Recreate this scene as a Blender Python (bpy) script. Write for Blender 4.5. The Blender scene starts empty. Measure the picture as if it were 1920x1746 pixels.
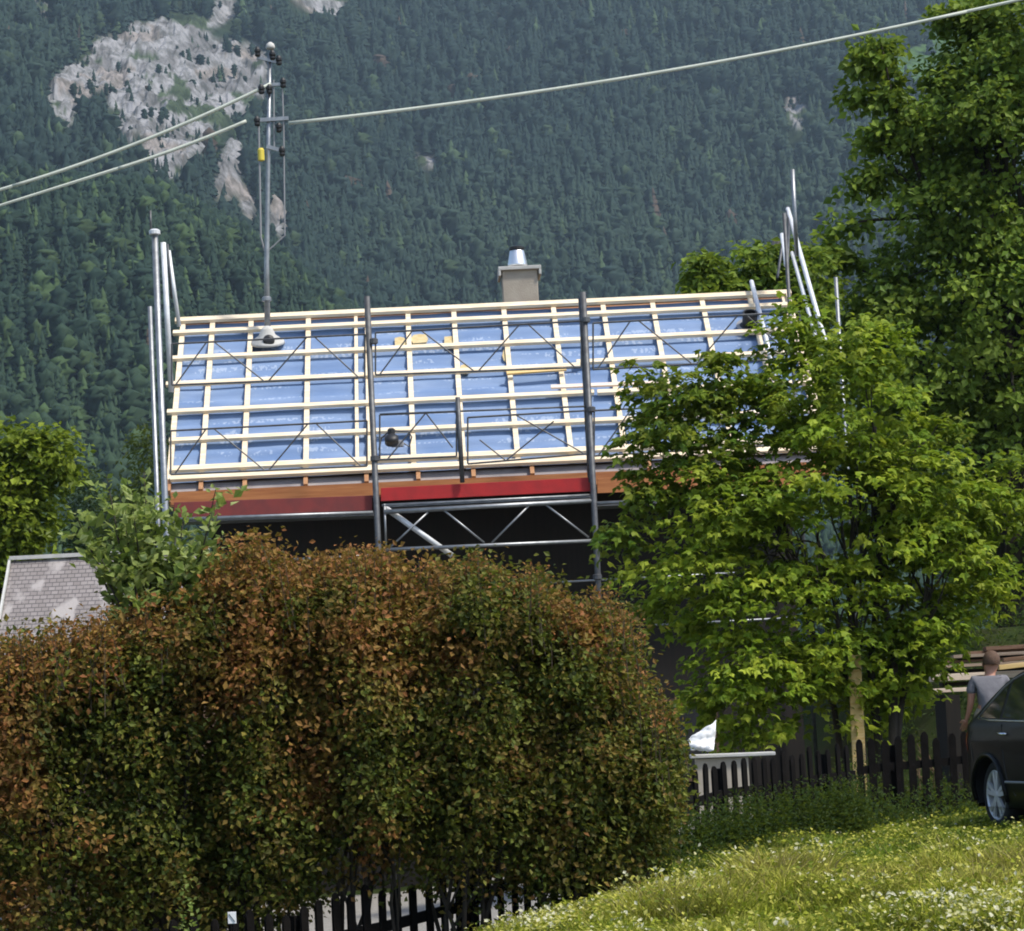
import bpy, math, random
import numpy as np
from mathutils import Vector, Matrix

random.seed(7)
RNG = np.random.default_rng(11)
scene = bpy.context.scene
COL = scene.collection

# ------------------------------------------------------------------ camera
FPX, W0, H0 = 5280.0, 1920.0, 1746.0
EYE = np.array([0.0, 0.0, 1.6])
PITCH, ROLL = math.atan(473.0 / FPX), 0.05
_F = np.array([0, math.cos(PITCH), math.sin(PITCH)])
_up0 = np.array([0, -math.sin(PITCH), math.cos(PITCH)])
_X = np.array([1.0, 0, 0])
_R = math.cos(ROLL) * _X - math.sin(ROLL) * _up0
_U = math.sin(ROLL) * _X + math.cos(ROLL) * _up0
cd = bpy.data.cameras.new("camera")
cd.sensor_fit = 'HORIZONTAL'
cd.sensor_width = 36.0
cd.lens = 36.0 * FPX / W0
cd.clip_start, cd.clip_end = 0.5, 9000.0
cam = bpy.data.objects.new("camera", cd)
COL.objects.link(cam)
cam.matrix_world = Matrix(((_R[0], _U[0], -_F[0], EYE[0]), (_R[1], _U[1], -_F[1], EYE[1]),
                           (_R[2], _U[2], -_F[2], EYE[2]), (0, 0, 0, 1)))
scene.camera = cam

# ------------------------------------------------------------------ light
SUN_EL, SUN_AZ = math.radians(56), math.radians(122)   # azimuth measured from +Y (ahead) clockwise towards +X
world = bpy.data.worlds.new("World")
scene.world = world
world.use_nodes = True
wn = world.node_tree
wn.nodes.clear()
sky = wn.nodes.new('ShaderNodeTexSky')
sky.sky_type = 'NISHITA'
sky.sun_disc = False
sky.sun_elevation = SUN_EL
sky.sun_rotation = SUN_AZ
sky.air_density, sky.dust_density, sky.ozone_density = 1.0, 1.5, 1.0
bg = wn.nodes.new('ShaderNodeBackground')
bg.inputs['Strength'].default_value = 0.15
wo = wn.nodes.new('ShaderNodeOutputWorld')
wn.links.new(sky.outputs[0], bg.inputs['Color'])
wn.links.new(bg.outputs[0], wo.inputs['Surface'])
sl = bpy.data.lights.new("sun", 'SUN')
sl.energy = 3.4
sl.angle = math.radians(6)
sl.color = (1.0, 0.95, 0.86)
sun = bpy.data.objects.new("sun", sl)
COL.objects.link(sun)
sd = Vector((math.cos(SUN_EL) * math.sin(SUN_AZ), math.cos(SUN_EL) * math.cos(SUN_AZ), math.sin(SUN_EL)))
sun.rotation_euler = sd.to_track_quat('Z', 'Y').to_euler()
sun.location = (30, -10, 60)
vs = scene.view_settings
vs.view_transform, vs.look, vs.gamma, vs.exposure, vs.use_curve_mapping = "Standard", "None", 1.0, 0.55, False
scene.cycles.max_bounces = 6
scene.cycles.diffuse_bounces = 3
scene.cycles.transmission_bounces = 4
scene.cycles.volume_bounces = 0
scene.cycles.filter_width = 1.9

# ------------------------------------------------------------------ helpers
def ray(px, py):
    d = _F * FPX + _R * (px - W0 / 2) - _U * (py - H0 / 2)
    return d / d[1]
def at(px, py, Y):
    return EYE + ray(px, py) * Y
def on_plane(px, py, P, N):
    d = ray(px, py)
    return EYE + d * (np.dot(P - EYE, N) / np.dot(d, N))
def proj(P):
    q = np.asarray(P) - EYE
    dz = q @ _F
    return W0 / 2 + FPX * (q @ _R) / dz, H0 / 2 - FPX * (q @ _U) / dz
def nrm(v):
    v = np.asarray(v, float)
    return v / (np.linalg.norm(v) + 1e-12)
def sstep(t):
    t = np.clip(t, 0, 1)
    return t * t * (3 - 2 * t)
def hash2(ix, iy, s=0):
    h = (ix.astype(np.int64) * 374761393 + iy.astype(np.int64) * 668265263 + s * 982451653) & 0x7fffffff
    h = ((h ^ (h >> 13)) * 1274126177) & 0x7fffffff
    return ((h ^ (h >> 16)) & 0xffff) / 65535.0
def vnoise(x, y, s=0):
    x, y = np.asarray(x, float), np.asarray(y, float)
    ix, iy = np.floor(x), np.floor(y)
    fx, fy = sstep(x - ix), sstep(y - iy)
    a, b = hash2(ix, iy, s), hash2(ix + 1, iy, s)
    c, d = hash2(ix, iy + 1, s), hash2(ix + 1, iy + 1, s)
    return (a * (1 - fx) + b * fx) * (1 - fy) + (c * (1 - fx) + d * fx) * fy
def fbm(x, y, s=0, o=4):
    t, a, n = 0, 0.5, 0
    for k in range(o):
        t = t + a * vnoise(x * 2 ** k, y * 2 ** k, s + k)
        n += a
        a *= 0.5
    return t / n

def mat(name, col, rough=0.7, metal=0.0, col2=None, scale=8.0, bump=0.0, bscale=40.0, spec=0.5, stretch=(1, 1, 1), lo=0.35, hi=0.65, coat=0.0):
    m = bpy.data.materials.new(name)
    m.use_nodes = True
    nt = m.node_tree
    b = nt.nodes['Principled BSDF']
    b.inputs['Base Color'].default_value = (*col, 1)
    b.inputs['Roughness'].default_value = rough
    b.inputs['Metallic'].default_value = metal
    b.inputs['Specular IOR Level'].default_value = spec
    b.inputs['Coat Weight'].default_value = coat
    tc = nt.nodes.new('ShaderNodeTexCoord')
    mp = nt.nodes.new('ShaderNodeMapping')
    mp.inputs['Scale'].default_value = stretch
    nt.links.new(tc.outputs['Object'], mp.inputs['Vector'])
    if col2 is not None:
        n = nt.nodes.new('ShaderNodeTexNoise')
        n.inputs['Scale'].default_value = scale
        n.inputs['Detail'].default_value = 6
        nt.links.new(mp.outputs[0], n.inputs['Vector'])
        r = nt.nodes.new('ShaderNodeValToRGB')
        r.color_ramp.elements[0].position, r.color_ramp.elements[1].position = lo, hi
        r.color_ramp.elements[0].color, r.color_ramp.elements[1].color = (*col, 1), (*col2, 1)
        nt.links.new(n.outputs['Fac'], r.inputs['Fac'])
        nt.links.new(r.outputs[0], b.inputs['Base Color'])
    if bump:
        n2 = nt.nodes.new('ShaderNodeTexNoise')
        n2.inputs['Scale'].default_value = bscale
        n2.inputs['Detail'].default_value = 5
        nt.links.new(mp.outputs[0], n2.inputs['Vector'])
        bp = nt.nodes.new('ShaderNodeBump')
        bp.inputs['Strength'].default_value = bump
        bp.inputs['Distance'].default_value = 0.02
        nt.links.new(n2.outputs['Fac'], bp.inputs['Height'])
        nt.links.new(bp.outputs[0], b.inputs['Normal'])
    return m

def leaf_mat(name, trans=0.35, rough=0.55, spec=0.2):
    m = bpy.data.materials.new(name)
    m.use_nodes = True
    nt = m.node_tree
    b = nt.nodes['Principled BSDF']
    out = nt.nodes['Material Output']
    a = nt.nodes.new('ShaderNodeAttribute')
    a.attribute_name = 'tint'
    nt.links.new(a.outputs['Color'], b.inputs['Base Color'])
    b.inputs['Roughness'].default_value = rough
    b.inputs['Specular IOR Level'].default_value = spec
    if trans > 0:
        t = nt.nodes.new('ShaderNodeBsdfTranslucent')
        mx = nt.nodes.new('ShaderNodeMix')
        mx.data_type = 'RGBA'
        mx.inputs[0].default_value = 0.35
        mx.inputs[7].default_value = (0.22, 0.26, 0.02, 1)
        nt.links.new(a.outputs['Color'], mx.inputs[6])
        nt.links.new(mx.outputs[2], t.inputs['Color'])
        s = nt.nodes.new('ShaderNodeMixShader')
        s.inputs['Fac'].default_value = trans
        nt.links.new(b.outputs[0], s.inputs[1])
        nt.links.new(t.outputs[0], s.inputs[2])
        nt.links.new(s.outputs[0], out.inputs['Surface'])
    return m

def link(o, parent=None):
    COL.objects.link(o)
    if parent is not None:
        o.parent = parent
    return o
def np_mesh(name, V, F, tint=None, smooth=False):
    """V (n,3), F (m,k) constant k."""
    V = np.ascontiguousarray(V, dtype=np.float32)
    F = np.ascontiguousarray(F, dtype=np.int32)
    me = bpy.data.meshes.new(name)
    me.vertices.add(len(V))
    me.vertices.foreach_set('co', V.ravel())
    me.loops.add(F.size)
    me.loops.foreach_set('vertex_index', F.ravel())
    me.polygons.add(len(F))
    me.polygons.foreach_set('loop_start', np.arange(0, F.size, F.shape[1], dtype=np.int32))
    try:
        me.polygons.foreach_set('loop_total', np.full(len(F), F.shape[1], dtype=np.int32))
    except Exception:
        pass
    me.polygons.foreach_set('use_smooth', np.full(len(F), smooth))
    if tint is not None:
        at_ = me.attributes.new('tint', 'FLOAT_COLOR', 'POINT')
        t4 = np.ones((len(V), 4), dtype=np.float32)
        t4[:, :3] = tint
        at_.data.foreach_set('color', t4.ravel())
    me.update(calc_edges=True)
    return me
def np_obj(name, V, F, m, parent=None, tint=None, smooth=False, org=None):
    V = np.asarray(V, float)
    if org is None and parent is not None:
        org = np.array(parent.location)
    if org is not None:
        V = V - org
    me = np_mesh(name, V, F, tint, smooth)
    me.materials.append(m)
    return link(bpy.data.objects.new(name, me), parent)

class MB:
    """collects shapes, builds ONE mesh object"""
    def __init__(s):
        s.v, s.f = [], []
    def add(s, V, F):
        o = len(s.v)
        s.v += [tuple(map(float, p)) for p in V]
        s.f += [tuple(i + o for i in f) for f in F]
        return s
    def box(s, c, ax, ay, az):
        """centre and three half-extent vectors"""
        c, ax, ay, az = map(lambda q: np.asarray(q, float), (c, ax, ay, az))
        V = [c + i * ax + j * ay + k * az for k in (-1, 1) for j in (-1, 1) for i in (-1, 1)]
        return s.add(V, [(0, 2, 3, 1), (4, 5, 7, 6), (0, 1, 5, 4), (2, 6, 7, 3), (0, 4, 6, 2), (1, 3, 7, 5)])
    def beam(s, a, b, w, h, up=(0, 0, 1)):
        """box section beam from a to b, w across, h along up"""
        a, b = np.asarray(a, float), np.asarray(b, float)
        d = nrm(b - a)
        sd_ = nrm(np.cross(d, up))
        u = np.cross(sd_, d)
        return s.box((a + b) / 2, (b - a) / 2, sd_ * w / 2, u * h / 2)
    def tube(s, pts, r, n=8, cap=True):
        pts = [np.asarray(p, float) for p in pts]
        rs = r if hasattr(r, '__len__') else [r] * len(pts)
        V, F = [], []
        d0 = nrm(pts[1] - pts[0])
        u = nrm(np.cross(d0, (0.31, 0.2, 1) if abs(d0[2]) < .9 else (1, .1, 0)))
        for i, p in enumerate(pts):
            d = nrm(pts[min(i + 1, len(pts) - 1)] - pts[max(i - 1, 0)])
            u = nrm(u - d * np.dot(u, d))
            w = np.cross(d, u)
            for k in range(n):
                t = 2 * math.pi * k / n
                V.append(p + rs[i] * (math.cos(t) * u + math.sin(t) * w))
        for i in range(len(pts) - 1):
            for k in range(n):
                a, b = i * n + k, i * n + (k + 1) % n
                F.append((a, b, b + n, a + n))
        if cap:
            F.append(tuple(range(n - 1, -1, -1)))
            F.append(tuple(range(len(V) - n, len(V))))
        return s.add(V, F)
    def lathe(s, c, prof, ax=(0, 0, 1), n=20, cap=True):
        """prof: list of (radius, height along ax)"""
        c, ax = np.asarray(c, float), nrm(ax)
        u = nrm(np.cross(ax, (1, .03, .2) if abs(ax[0]) < .9 else (0, 1, 0)))
        w = np.cross(ax, u)
        V, F = [], []
        for r, h in prof:
            for k in range(n):
                t = 2 * math.pi * k / n
                V.append(c + ax * h + r * (math.cos(t) * u + math.sin(t) * w))
        for i in range(len(prof) - 1):
            for k in range(n):
                a, b = i * n + k, i * n + (k + 1) % n
                F.append((a, b, b + n, a + n))
        if cap:
            F.append(tuple(range(n - 1, -1, -1)))
            F.append(tuple(range(len(V) - n, len(V))))
        return s.add(V, F)
    def build(s, name, m, parent=None, smooth=False, bevel=0.0, org=None, local=False):
        V = np.array(s.v)
        if not local:
            if org is None and parent is not None:
                org = np.array(root_loc(parent))
            if org is not None:
                V = V - org
        me = bpy.data.meshes.new(name)
        me.from_pydata([tuple(p) for p in V], [], s.f)
        me.materials.append(m)
        if smooth:
            me.shade_smooth() if False else me.polygons.foreach_set('use_smooth', np.ones(len(me.polygons), bool))
        me.update()
        o = link(bpy.data.objects.new(name, me), parent)
        if bevel:
            bv = o.modifiers.new('bevel', 'BEVEL')
            bv.width, bv.segments, bv.limit_method = bevel, 2, 'ANGLE'
        return o
def root_loc(o):
    p = np.zeros(3)
    while o is not None:
        p = p + np.array(o.location)
        o = o.parent
    return p
def tag(o, label, cat, group=None, kind=None):
    if label: o['label'] = label
    if cat: o['category'] = cat
    if group: o['group'] = group
    if kind: o['kind'] = kind
    return o
def thing(name, label, cat, loc=(0, 0, 0), group=None):
    o = bpy.data.objects.new(name, None)
    o.empty_display_size = 0.2
    o.location = tuple(map(float, loc))
    link(o)
    return tag(o, label, cat, group)

# ------------------------------------------------------------------ ground
def crest_s(x, y):
    """metres behind the lawn's crest line"""
    a, b = np.array([-0.05, 20.6]), np.array([2.35, 27.2])
    d = (b - a) / np.linalg.norm(b - a)
    return (y - a[1]) * d[0] - (x - a[0]) * d[1]
def ground(x, y):
    x, y = np.asarray(x, float), np.asarray(y, float)
    gb = np.interp(x, [-20, -2, -0.46, 1.9, 3.3, 4.4, 6, 20], [-2.5, -2.35, -2.2, -1.62, -1.38, -1.25, -1.2, -1.1])
    gf = np.interp(x, [-20, -6, -0.5, 4.0, 4.8, 20], [-2.1, -1.85, -1.58, -1.38, -1.33, -1.0])
    t = sstep(crest_s(x, y) / 1.7)
    z = gf * (1 - t) + gb * t
    bank = sstep((x - 4.2) / 2.2) * sstep((y - 36.2) / 2.6) * 2.2
    z = z + bank * (1 - sstep((y - 60) / 60))
    far = sstep((y - 70) / 150)
    z = z * (1 - far) + far * -3.0
    near = sstep((45 - y) / 10)
    z = z + near * 0.07 * (fbm(x * 1.3 + 9, y * 1.3) - 0.5)
    return z + 1.6

M = {}
M['soil'] = mat('soil_green', (0.022, 0.036, 0.009), 1.0, col2=(0.034, 0.038, 0.015), scale=2.0, bump=0.4, spec=.05)
xs = np.concatenate([np.linspace(-3000, -60, 24), np.linspace(-50, -9, 30), np.linspace(-8.5, 9.5, 110), np.linspace(10, 50, 30), np.linspace(60, 3000, 24)])
ys = np.concatenate([np.linspace(-120, 10, 14), np.linspace(11, 45, 110), np.linspace(46, 120, 30), np.linspace(130, 900, 26)])
gx, gy = np.meshgrid(xs, ys)
gz = ground(gx, gy)
nx, ny = len(xs), len(ys)
ii = np.arange(nx * ny).reshape(ny, nx)
GF = np.stack([ii[:-1, :-1], ii[:-1, 1:], ii[1:, 1:], ii[1:, :-1]], -1).reshape(-1, 4)
g_o = np_obj('ground', np.stack([gx, gy, gz], -1).reshape(-1, 3), GF, M['soil'], smooth=True)
tag(g_o, 'grassy ground of the plot running back to the valley', None, kind='structure')

# gravel yard between the fence and the house
M['gravel'] = mat('pale_gravel', (0.20, 0.185, 0.16), 0.95, col2=(0.30, 0.28, 0.25), scale=30, bump=0.6, bscale=120)
xs = np.linspace(-12, 5.0, 70); ys = np.linspace(0, 1, 40)
def fence_y(x):
    return np.interp(x, [-12, -2.2, -0.46, 1.92, 3.4, 5], [14, 21.3, 23.5, 27.0, 29.2, 30.6])
X, T = np.meshgrid(xs, ys)
Y = (fence_y(X) + 0.5) * (1 - T) + np.interp(X, [2.6, 4.2, 5.0], [39.5, 35.2, 33.2]) * T
ii = np.arange(X.size).reshape(X.shape)
GF = np.stack([ii[:-1, :-1], ii[:-1, 1:], ii[1:, 1:], ii[1:, :-1]], -1).reshape(-1, 4)
y_o = np_obj('yard', np.stack([X, Y, ground(X, Y) + 0.012 + 0 * X], -1).reshape(-1, 3), GF, M['gravel'], smooth=True)
tag(y_o, 'pale gravel yard between the picket fence and the house', None, kind='structure')

# ------------------------------------------------------------------ mountain
def terrain(t, d):
    """t = x/y (tangent of azimuth), d = depth y -> z above eye"""
    px = W0 / 2 + FPX * t
    ec = np.interp(px, [-1500, -300, 0, 300, 470, 560, 660, 800, 1000, 2200, 3500],
                   [.23, .215, .203, .198, .176, .163, .145, .118, .095, .10, .14])
    top = 0.37
    e1 = ec * sstep((d - 420) / 1150) ** 0.8
    a = np.clip((d - 1300) / 1700, 0, 1)
    e2 = (ec - 0.02) + (top - ec + 0.02) * a ** 0.92
    k = sstep((d - 1230) / 130)
    e1c = ec * sstep((np.minimum(d, 1300) - 420) / 1150 * 1.307) ** 0.8
    e = e1c * (1 - k) + e2 * k
    z = e * d
    x = t * d
    amp = sstep((d - 450) / 500)
    z = z + amp * (26 * (fbm(x / 170 + 3, d / 260 + 7, 2) - 0.5) + 64 * k * (fbm(x / 110 + 1.7, d / 900, 5, 3) - 0.5))
    return z
ROCK = [[(75, 185), (100, 140), (150, 110), (165, 70), (240, 55), (320, 40), (400, 35), (405, 75), (480, 80), (512, 105), (505, 165), (470, 205), (420, 235), (385, 275), (352, 312), (320, 328), (282, 305), (262, 262), (240, 275), (216, 235), (192, 172), (165, 165), (150, 205), (130, 248), (110, 236), (90, 205)],
        [(390, 20), (420, -25), (450, -25), (440, 25), (415, 50), (395, 60)],
        [(405, 300), (440, 262), (462, 290), (452, 340), (482, 380), (487, 412), (465, 417), (445, 372), (380, 362), (410, 340)],
        [(505, 375), (540, 385), (536, 442), (510, 428)],
        [(530, -25), (670, -25), (645, 18), (580, 24), (545, 12)],
        [(60, -20), (110, -10), (95, 40), (70, 30)],
        [(1468, 182), (1512, 172), (1516, 235), (1495, 262), (1466, 240)],
        [(700, 185), (730, 190), (725, 230), (705, 225)], [(770, 290), (820, 295), (815, 320), (780, 315)], [(1083, 118), (1095, 120), (1094, 150), (1082, 148)]]
LAWN = [[(1690, 105), (1760, 60), (1880, 20), (1900, 140), (1740, 170), (1650, 150)]]
def inpoly(px, py, poly):
    r = np.zeros(px.shape, bool)
    n = len(poly)
    for i in range(n):
        x1, y1 = poly[i]
        x2, y2 = poly[(i + 1) % n]
        c = (y1 > py) != (y2 > py)
        xi = (x2 - x1) * (py - y1) / ((y2 - y1) if y2 != y1 else 1e-9) + x1
        r ^= c & (px < xi)
    return r
def mask(P, polys, wob=18.0, s=0):
    px, py = proj(P)
    px = px + wob * (fbm(px / 28.0, py / 28.0, 31 + s) - 0.5) * 2
    py = py + wob * (fbm(px / 28.0 + 50, py / 28.0, 47 + s) - 0.5) * 2
    r = np.zeros(px.shape, bool)
    for p in polys:
        r |= inpoly(px, py, p)
    return r
tt = np.concatenate([np.linspace(-.60, -.25, 60), np.linspace(-.248, .23, 560), np.linspace(.24, .60, 60)])
dd = np.concatenate([np.linspace(300, 1250, 150), np.concatenate([np.linspace(1258, 1980, 130), np.linspace(1982, 2900, 400), np.linspace(2910, 3300, 40)])])
Tg, Dg = np.meshgrid(tt, dd)
Zg = terrain(Tg, Dg)
P0 = np.stack([Tg * Dg, Dg, Zg + 1.6], -1)
rk = mask(P0.reshape(-1, 3), ROCK).reshape(Tg.shape) & (Dg > 1290)
rkf = rk.astype(float)
for _ in range(2):
    rkf[1:-1, 1:-1] = (rkf[1:-1, 1:-1] * 2 + rkf[:-2, 1:-1] + rkf[2:, 1:-1] + rkf[1:-1, :-2] + rkf[1:-1, 2:]) / 6
rough = fbm(P0[..., 0] / 13, P0[..., 1] / 26, 61, 4) - 0.5
P0[..., 2] += rkf * (rough * 24 + 9 * np.abs(fbm(P0[..., 0] / 5, P0[..., 1] / 30, 66, 3) - .5))
lw = mask(P0.reshape(-1, 3), LAWN, 14, 5).reshape(Tg.shape) & (Dg > 1290)
cr = fbm(P0[..., 0] / 9.0, P0[..., 2] / 16.0, 77, 4)
cr2 = fbm(P0[..., 0] / 30.0, P0[..., 2] / 30.0, 79, 3)
rockc = np.where((cr > 0.46)[..., None], np.array([.235, .23, .235]), np.array([.15, .145, .145]))
rockc = np.where((cr2 > 0.60)[..., None], np.array([.22, .195, .18]), rockc)
rockc = np.where(((cr2 < 0.40) & (cr < .6))[..., None], np.array([.05, .07, .035]), rockc)
soilc = np.array([.022, .035, .017]) + (fbm(P0[..., 0] / 60, P0[..., 1] / 60, 5)[..., None] - .5) * np.array([.02, .025, .01])
tc_ = soilc * (1 - rkf[..., None]) + rockc * rkf[..., None]
tc_ = np.where(lw[..., None], np.array([.06, .11, .035]), tc_)
ii = np.arange(Tg.size).reshape(Tg.shape)
GF = np.stack([ii[:-1, :-1], ii[:-1, 1:], ii[1:, 1:], ii[1:, :-1]], -1).reshape(-1, 4)
M['mountain'] = leaf_mat('mountain_rock_and_soil', 0.0, 0.95, 0.1)
_nt = M['mountain'].node_tree
_b = _nt.nodes['Principled BSDF']; _a = [q for q in _nt.nodes if q.type == 'ATTRIBUTE'][0]
_tc = _nt.nodes.new('ShaderNodeTexCoord'); _mp = _nt.nodes.new('ShaderNodeMapping'); _mp.inputs['Scale'].default_value = (.16, .10, .07)
_nz = _nt.nodes.new('ShaderNodeTexNoise'); _nz.inputs['Scale'].default_value = 1.0; _nz.inputs['Detail'].default_value = 7; _nz.inputs['Roughness'].default_value = .7
_rp = _nt.nodes.new('ShaderNodeValToRGB'); _rp.color_ramp.elements[0].position, _rp.color_ramp.elements[1].position = .40, .58
_rp.color_ramp.elements[0].color, _rp.color_ramp.elements[1].color = (.48, .49, .46, 1), (1.12, 1.12, 1.12, 1)
_mm = _nt.nodes.new('ShaderNodeMix'); _mm.data_type = 'RGBA'; _mm.blend_type = 'MULTIPLY'; _mm.inputs[0].default_value = 1.0
_nt.links.new(_tc.outputs['Object'], _mp.inputs[0]); _nt.links.new(_mp.outputs[0], _nz.inputs['Vector']); _nt.links.new(_nz.outputs['Fac'], _rp.inputs[0])
_nt.links.new(_a.outputs['Color'], _mm.inputs[6]); _nt.links.new(_rp.outputs[0], _mm.inputs[7]); _nt.links.new(_mm.outputs[2], _b.inputs['Base Color'])
m_o = np_obj('mountain', P0.reshape(-1, 3), GF, M['mountain'], tint=tc_.reshape(-1, 3), smooth=False)
tag(m_o, 'steep forested mountainside with pale rock cliffs', None, kind='structure')

# ------------------------------------------------------------------ forest (uncountable)
def spruce(rng, layers, slim, k=7):
    V, F = [], []
    for l in range(layers):
        f = l / layers
        z0 = 0.10 + 0.82 * f
        zt = min(1.0, z0 + 0.30 * (1 - 0.35 * f))
        r = slim * (1 - f) ** 0.85 + 0.02
        o = len(V)
        V.append((rng.normal(0, .01), rng.normal(0, .01), zt))
        for j in range(k):
            a = 2 * math.pi * (j + rng.uniform(-.3, .3)) / k + l
            rr = r * rng.uniform(.62, 1.2)
            V.append((rr * math.cos(a), rr * math.sin(a), z0 - rng.uniform(-.02, .05)))
        for j in range(k):
            F.append((o, o + 1 + j, o + 1 + (j + 1) % k))
    return np.array(V), np.array(F)
def pine(rng, n=34, slim=.24):
    """rounded uneven crown"""
    V, F, K, L_ = [(0, 0, .98 + rng.normal(0, .03))], [], 11, 9
    for l in range(L_):
        f = (l + 1) / (L_ + .3)
        z = .98 - .86 * f
        r = slim * (math.sin(math.pi * min(1, f * .93 + .04)) ** .75) * (.68 + .55 * (l % 2))
        for j in range(K):
            a = 2 * math.pi * (j + .5 * (l % 2) + rng.uniform(-.25, .25)) / K
            rr = r * rng.uniform(.55, 1.4)
            V.append((rr * math.cos(a), rr * math.sin(a), z + rng.normal(0, .03)))
    for j in range(K):
        F.append((0, 1 + j, 1 + (j + 1) % K))
    for l in range(L_ - 1):
        for j in range(K):
            a, b = 1 + l * K + j, 1 + l * K + (j + 1) % K
            F += [(a, a + K, b), (b, a + K, b + K)]
    return np.array(V), np.array(F)
rg = np.random.default_rng(5)
VAR = [spruce(rg, 7, .17, 9), spruce(rg, 6, .21, 9), spruce(rg, 7, .19, 9), pine(rg, 40, .20), pine(rg, 36, .25), pine(rg, 40, .18)]
def scatter(d0, d1, cell):
    n = int((0.25 + 0.235) * 0.5 * (d1 ** 2 - d0 ** 2) / cell ** 2)
    d = np.sqrt(rg.uniform(d0 ** 2, d1 ** 2, n))
    t = rg.uniform(-.25, .235, n)
    return t, d
parts_t, parts_d = [], []
for a_, b_, c_ in ((520, 1300, 4.4), (1300, 2000, 6.0), (2000, 2950, 7.0)):
    t_, d_ = scatter(a_, b_, c_)
    parts_t.append(t_); parts_d.append(d_)
ft, fd = np.concatenate(parts_t), np.concatenate(parts_d)
fz = terrain(ft, fd) + 1.6
FP = np.stack([ft * fd, fd, fz], -1)
onrock = (mask(FP, ROCK, 18) | mask(FP + np.array([0, 0, 9.0]), ROCK, 18) | mask(FP + np.array([0, 0, 16.0]), ROCK, 10)) & (fd > 1290)
onlawn = mask(FP, LAWN, 14, 5) & (fd > 1290)
keep = ~(onrock & (rg.random(len(ft)) > np.where(fbm(FP[:, 0] / 22, FP[:, 2] / 22, 88) > .53, .42, .10))) & ~(onlawn & (rg.random(len(ft)) > .06))
keep &= ~((fbm(FP[:, 0] / 70, FP[:, 1] / 70, 91) > .67) & (rg.random(len(ft)) < .55))
FP, onrock = FP[keep], onrock[keep]
fd = FP[:, 1]
n = len(FP)
hgt = np.where(fd < 1300, rg.uniform(8, 17, n), rg.uniform(12, 25, n)) * np.where(onrock, rg.uniform(.2, .5, n), 1.0)
spx, spy = proj(FP)
species_n = fbm(FP[:, 0] / 120 + 4, FP[:, 2] / 80, 17)
spur = fd < 1300
pv = np.where(rg.random(n) < np.where(spur, .40, .26 + .5 * (species_n - .4)), rg.integers(3, 6, n), rg.integers(0, 3, n))
pal_a = np.array([.012, .026, .018]); pal_b = np.array([.026, .044, .024]); pal_c = np.array([.040, .064, .026])
big_n = fbm(FP[:, 0] / 260 + 9, FP[:, 2] / 150 + 2, 23, 3)
mix = np.clip(rg.normal(.38, .17, n) + (species_n - .5) * 1.2 + (big_n - .5) * 2.4, 0, 1)[:, None]
tintf = pal_a * (1 - mix) + pal_b * mix
yel = (rg.random(n) < np.where(spur, .18, .05))[:, None]
tintf = np.where(yel, pal_c * rg.uniform(.7, 1.15, n)[:, None], tintf)
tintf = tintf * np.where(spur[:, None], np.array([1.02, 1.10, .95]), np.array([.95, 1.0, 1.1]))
brown = (rg.random(n) < .003)[:, None]
tintf = np.where(brown, np.array([.07, .05, .035]), tintf)
VV, FF, TT = [], [], []
off = 0
for v in range(6):
    idx = np.where(pv == v)[0]
    if not len(idx): continue
    tv, tf = VAR[v]
    ang = rg.uniform(0, 6.283, len(idx))
    ca, sa = np.cos(ang)[:, None], np.sin(ang)[:, None]
    h = hgt[idx][:, None]
    wd = h * rg.uniform(.8, 1.2, len(idx))[:, None]
    x = (tv[None, :, 0] * ca - tv[None, :, 1] * sa) * wd
    y = (tv[None, :, 0] * sa + tv[None, :, 1] * ca) * wd
    z = tv[None, :, 2] * h - .8
    P = np.stack([x, y, z], -1) + FP[idx][:, None, :]
    VV.append(P.reshape(-1, 3))
    FF.append((tf[None] + (np.arange(len(idx)) * len(tv))[:, None, None] + off).reshape(-1, 3))
    TT.append(np.repeat(tintf[idx], len(tv), 0))
    off += len(idx) * len(tv)
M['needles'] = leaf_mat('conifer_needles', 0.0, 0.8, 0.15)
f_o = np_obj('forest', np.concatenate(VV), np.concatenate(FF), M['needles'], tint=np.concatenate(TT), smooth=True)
tag(f_o, 'dense far conifer forest covering the mountainside', None, kind='stuff')

# ------------------------------------------------------------------ materials
M['timber'] = mat('fresh_timber', (0.72, 0.56, 0.36), 0.7, col2=(0.82, 0.70, 0.52), scale=3, stretch=(.9, 8, 8), bump=.15)
M['timber_y'] = mat('yellow_timber', (0.62, 0.40, 0.13), 0.7, col2=(0.72, 0.52, 0.25), scale=5, stretch=(.5, 8, 8), bump=.15)
M['scrap'] = mat('pale_wood_scrap', (0.60, 0.49, 0.28), 0.9, col2=(0.50, 0.38, 0.18), scale=14)
M['timber_pink'] = mat('pale_pink_timber', (0.70, 0.54, 0.42), 0.7, col2=(0.76, 0.64, 0.54), scale=5, stretch=(.5, 8, 8), bump=.15)
M['fascia'] = mat('orange_brown_fascia', (0.36, 0.12, 0.035), 0.7, col2=(0.48, 0.19, 0.06), scale=4, stretch=(.4, 8, 8), bump=.2, hi=.7)
M['rafter'] = mat('brown_rafter', (0.34, 0.16, 0.07), 0.7, col2=(0.42, 0.22, 0.10), scale=6)
M['grey_strip'] = mat('grey_eave_board', (0.23, 0.20, 0.20), 0.7, col2=(0.30, 0.27, 0.26), scale=3)
M['steel'] = mat('galvanised_steel', (0.34, 0.35, 0.36), 0.45, 0.75, col2=(0.24, 0.25, 0.26), scale=9, bump=.1)
M['steel_d'] = mat('weathered_dark_steel', (0.12, 0.125, 0.13), 0.55, 0.6, col2=(0.08, 0.08, 0.085), scale=12)
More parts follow.
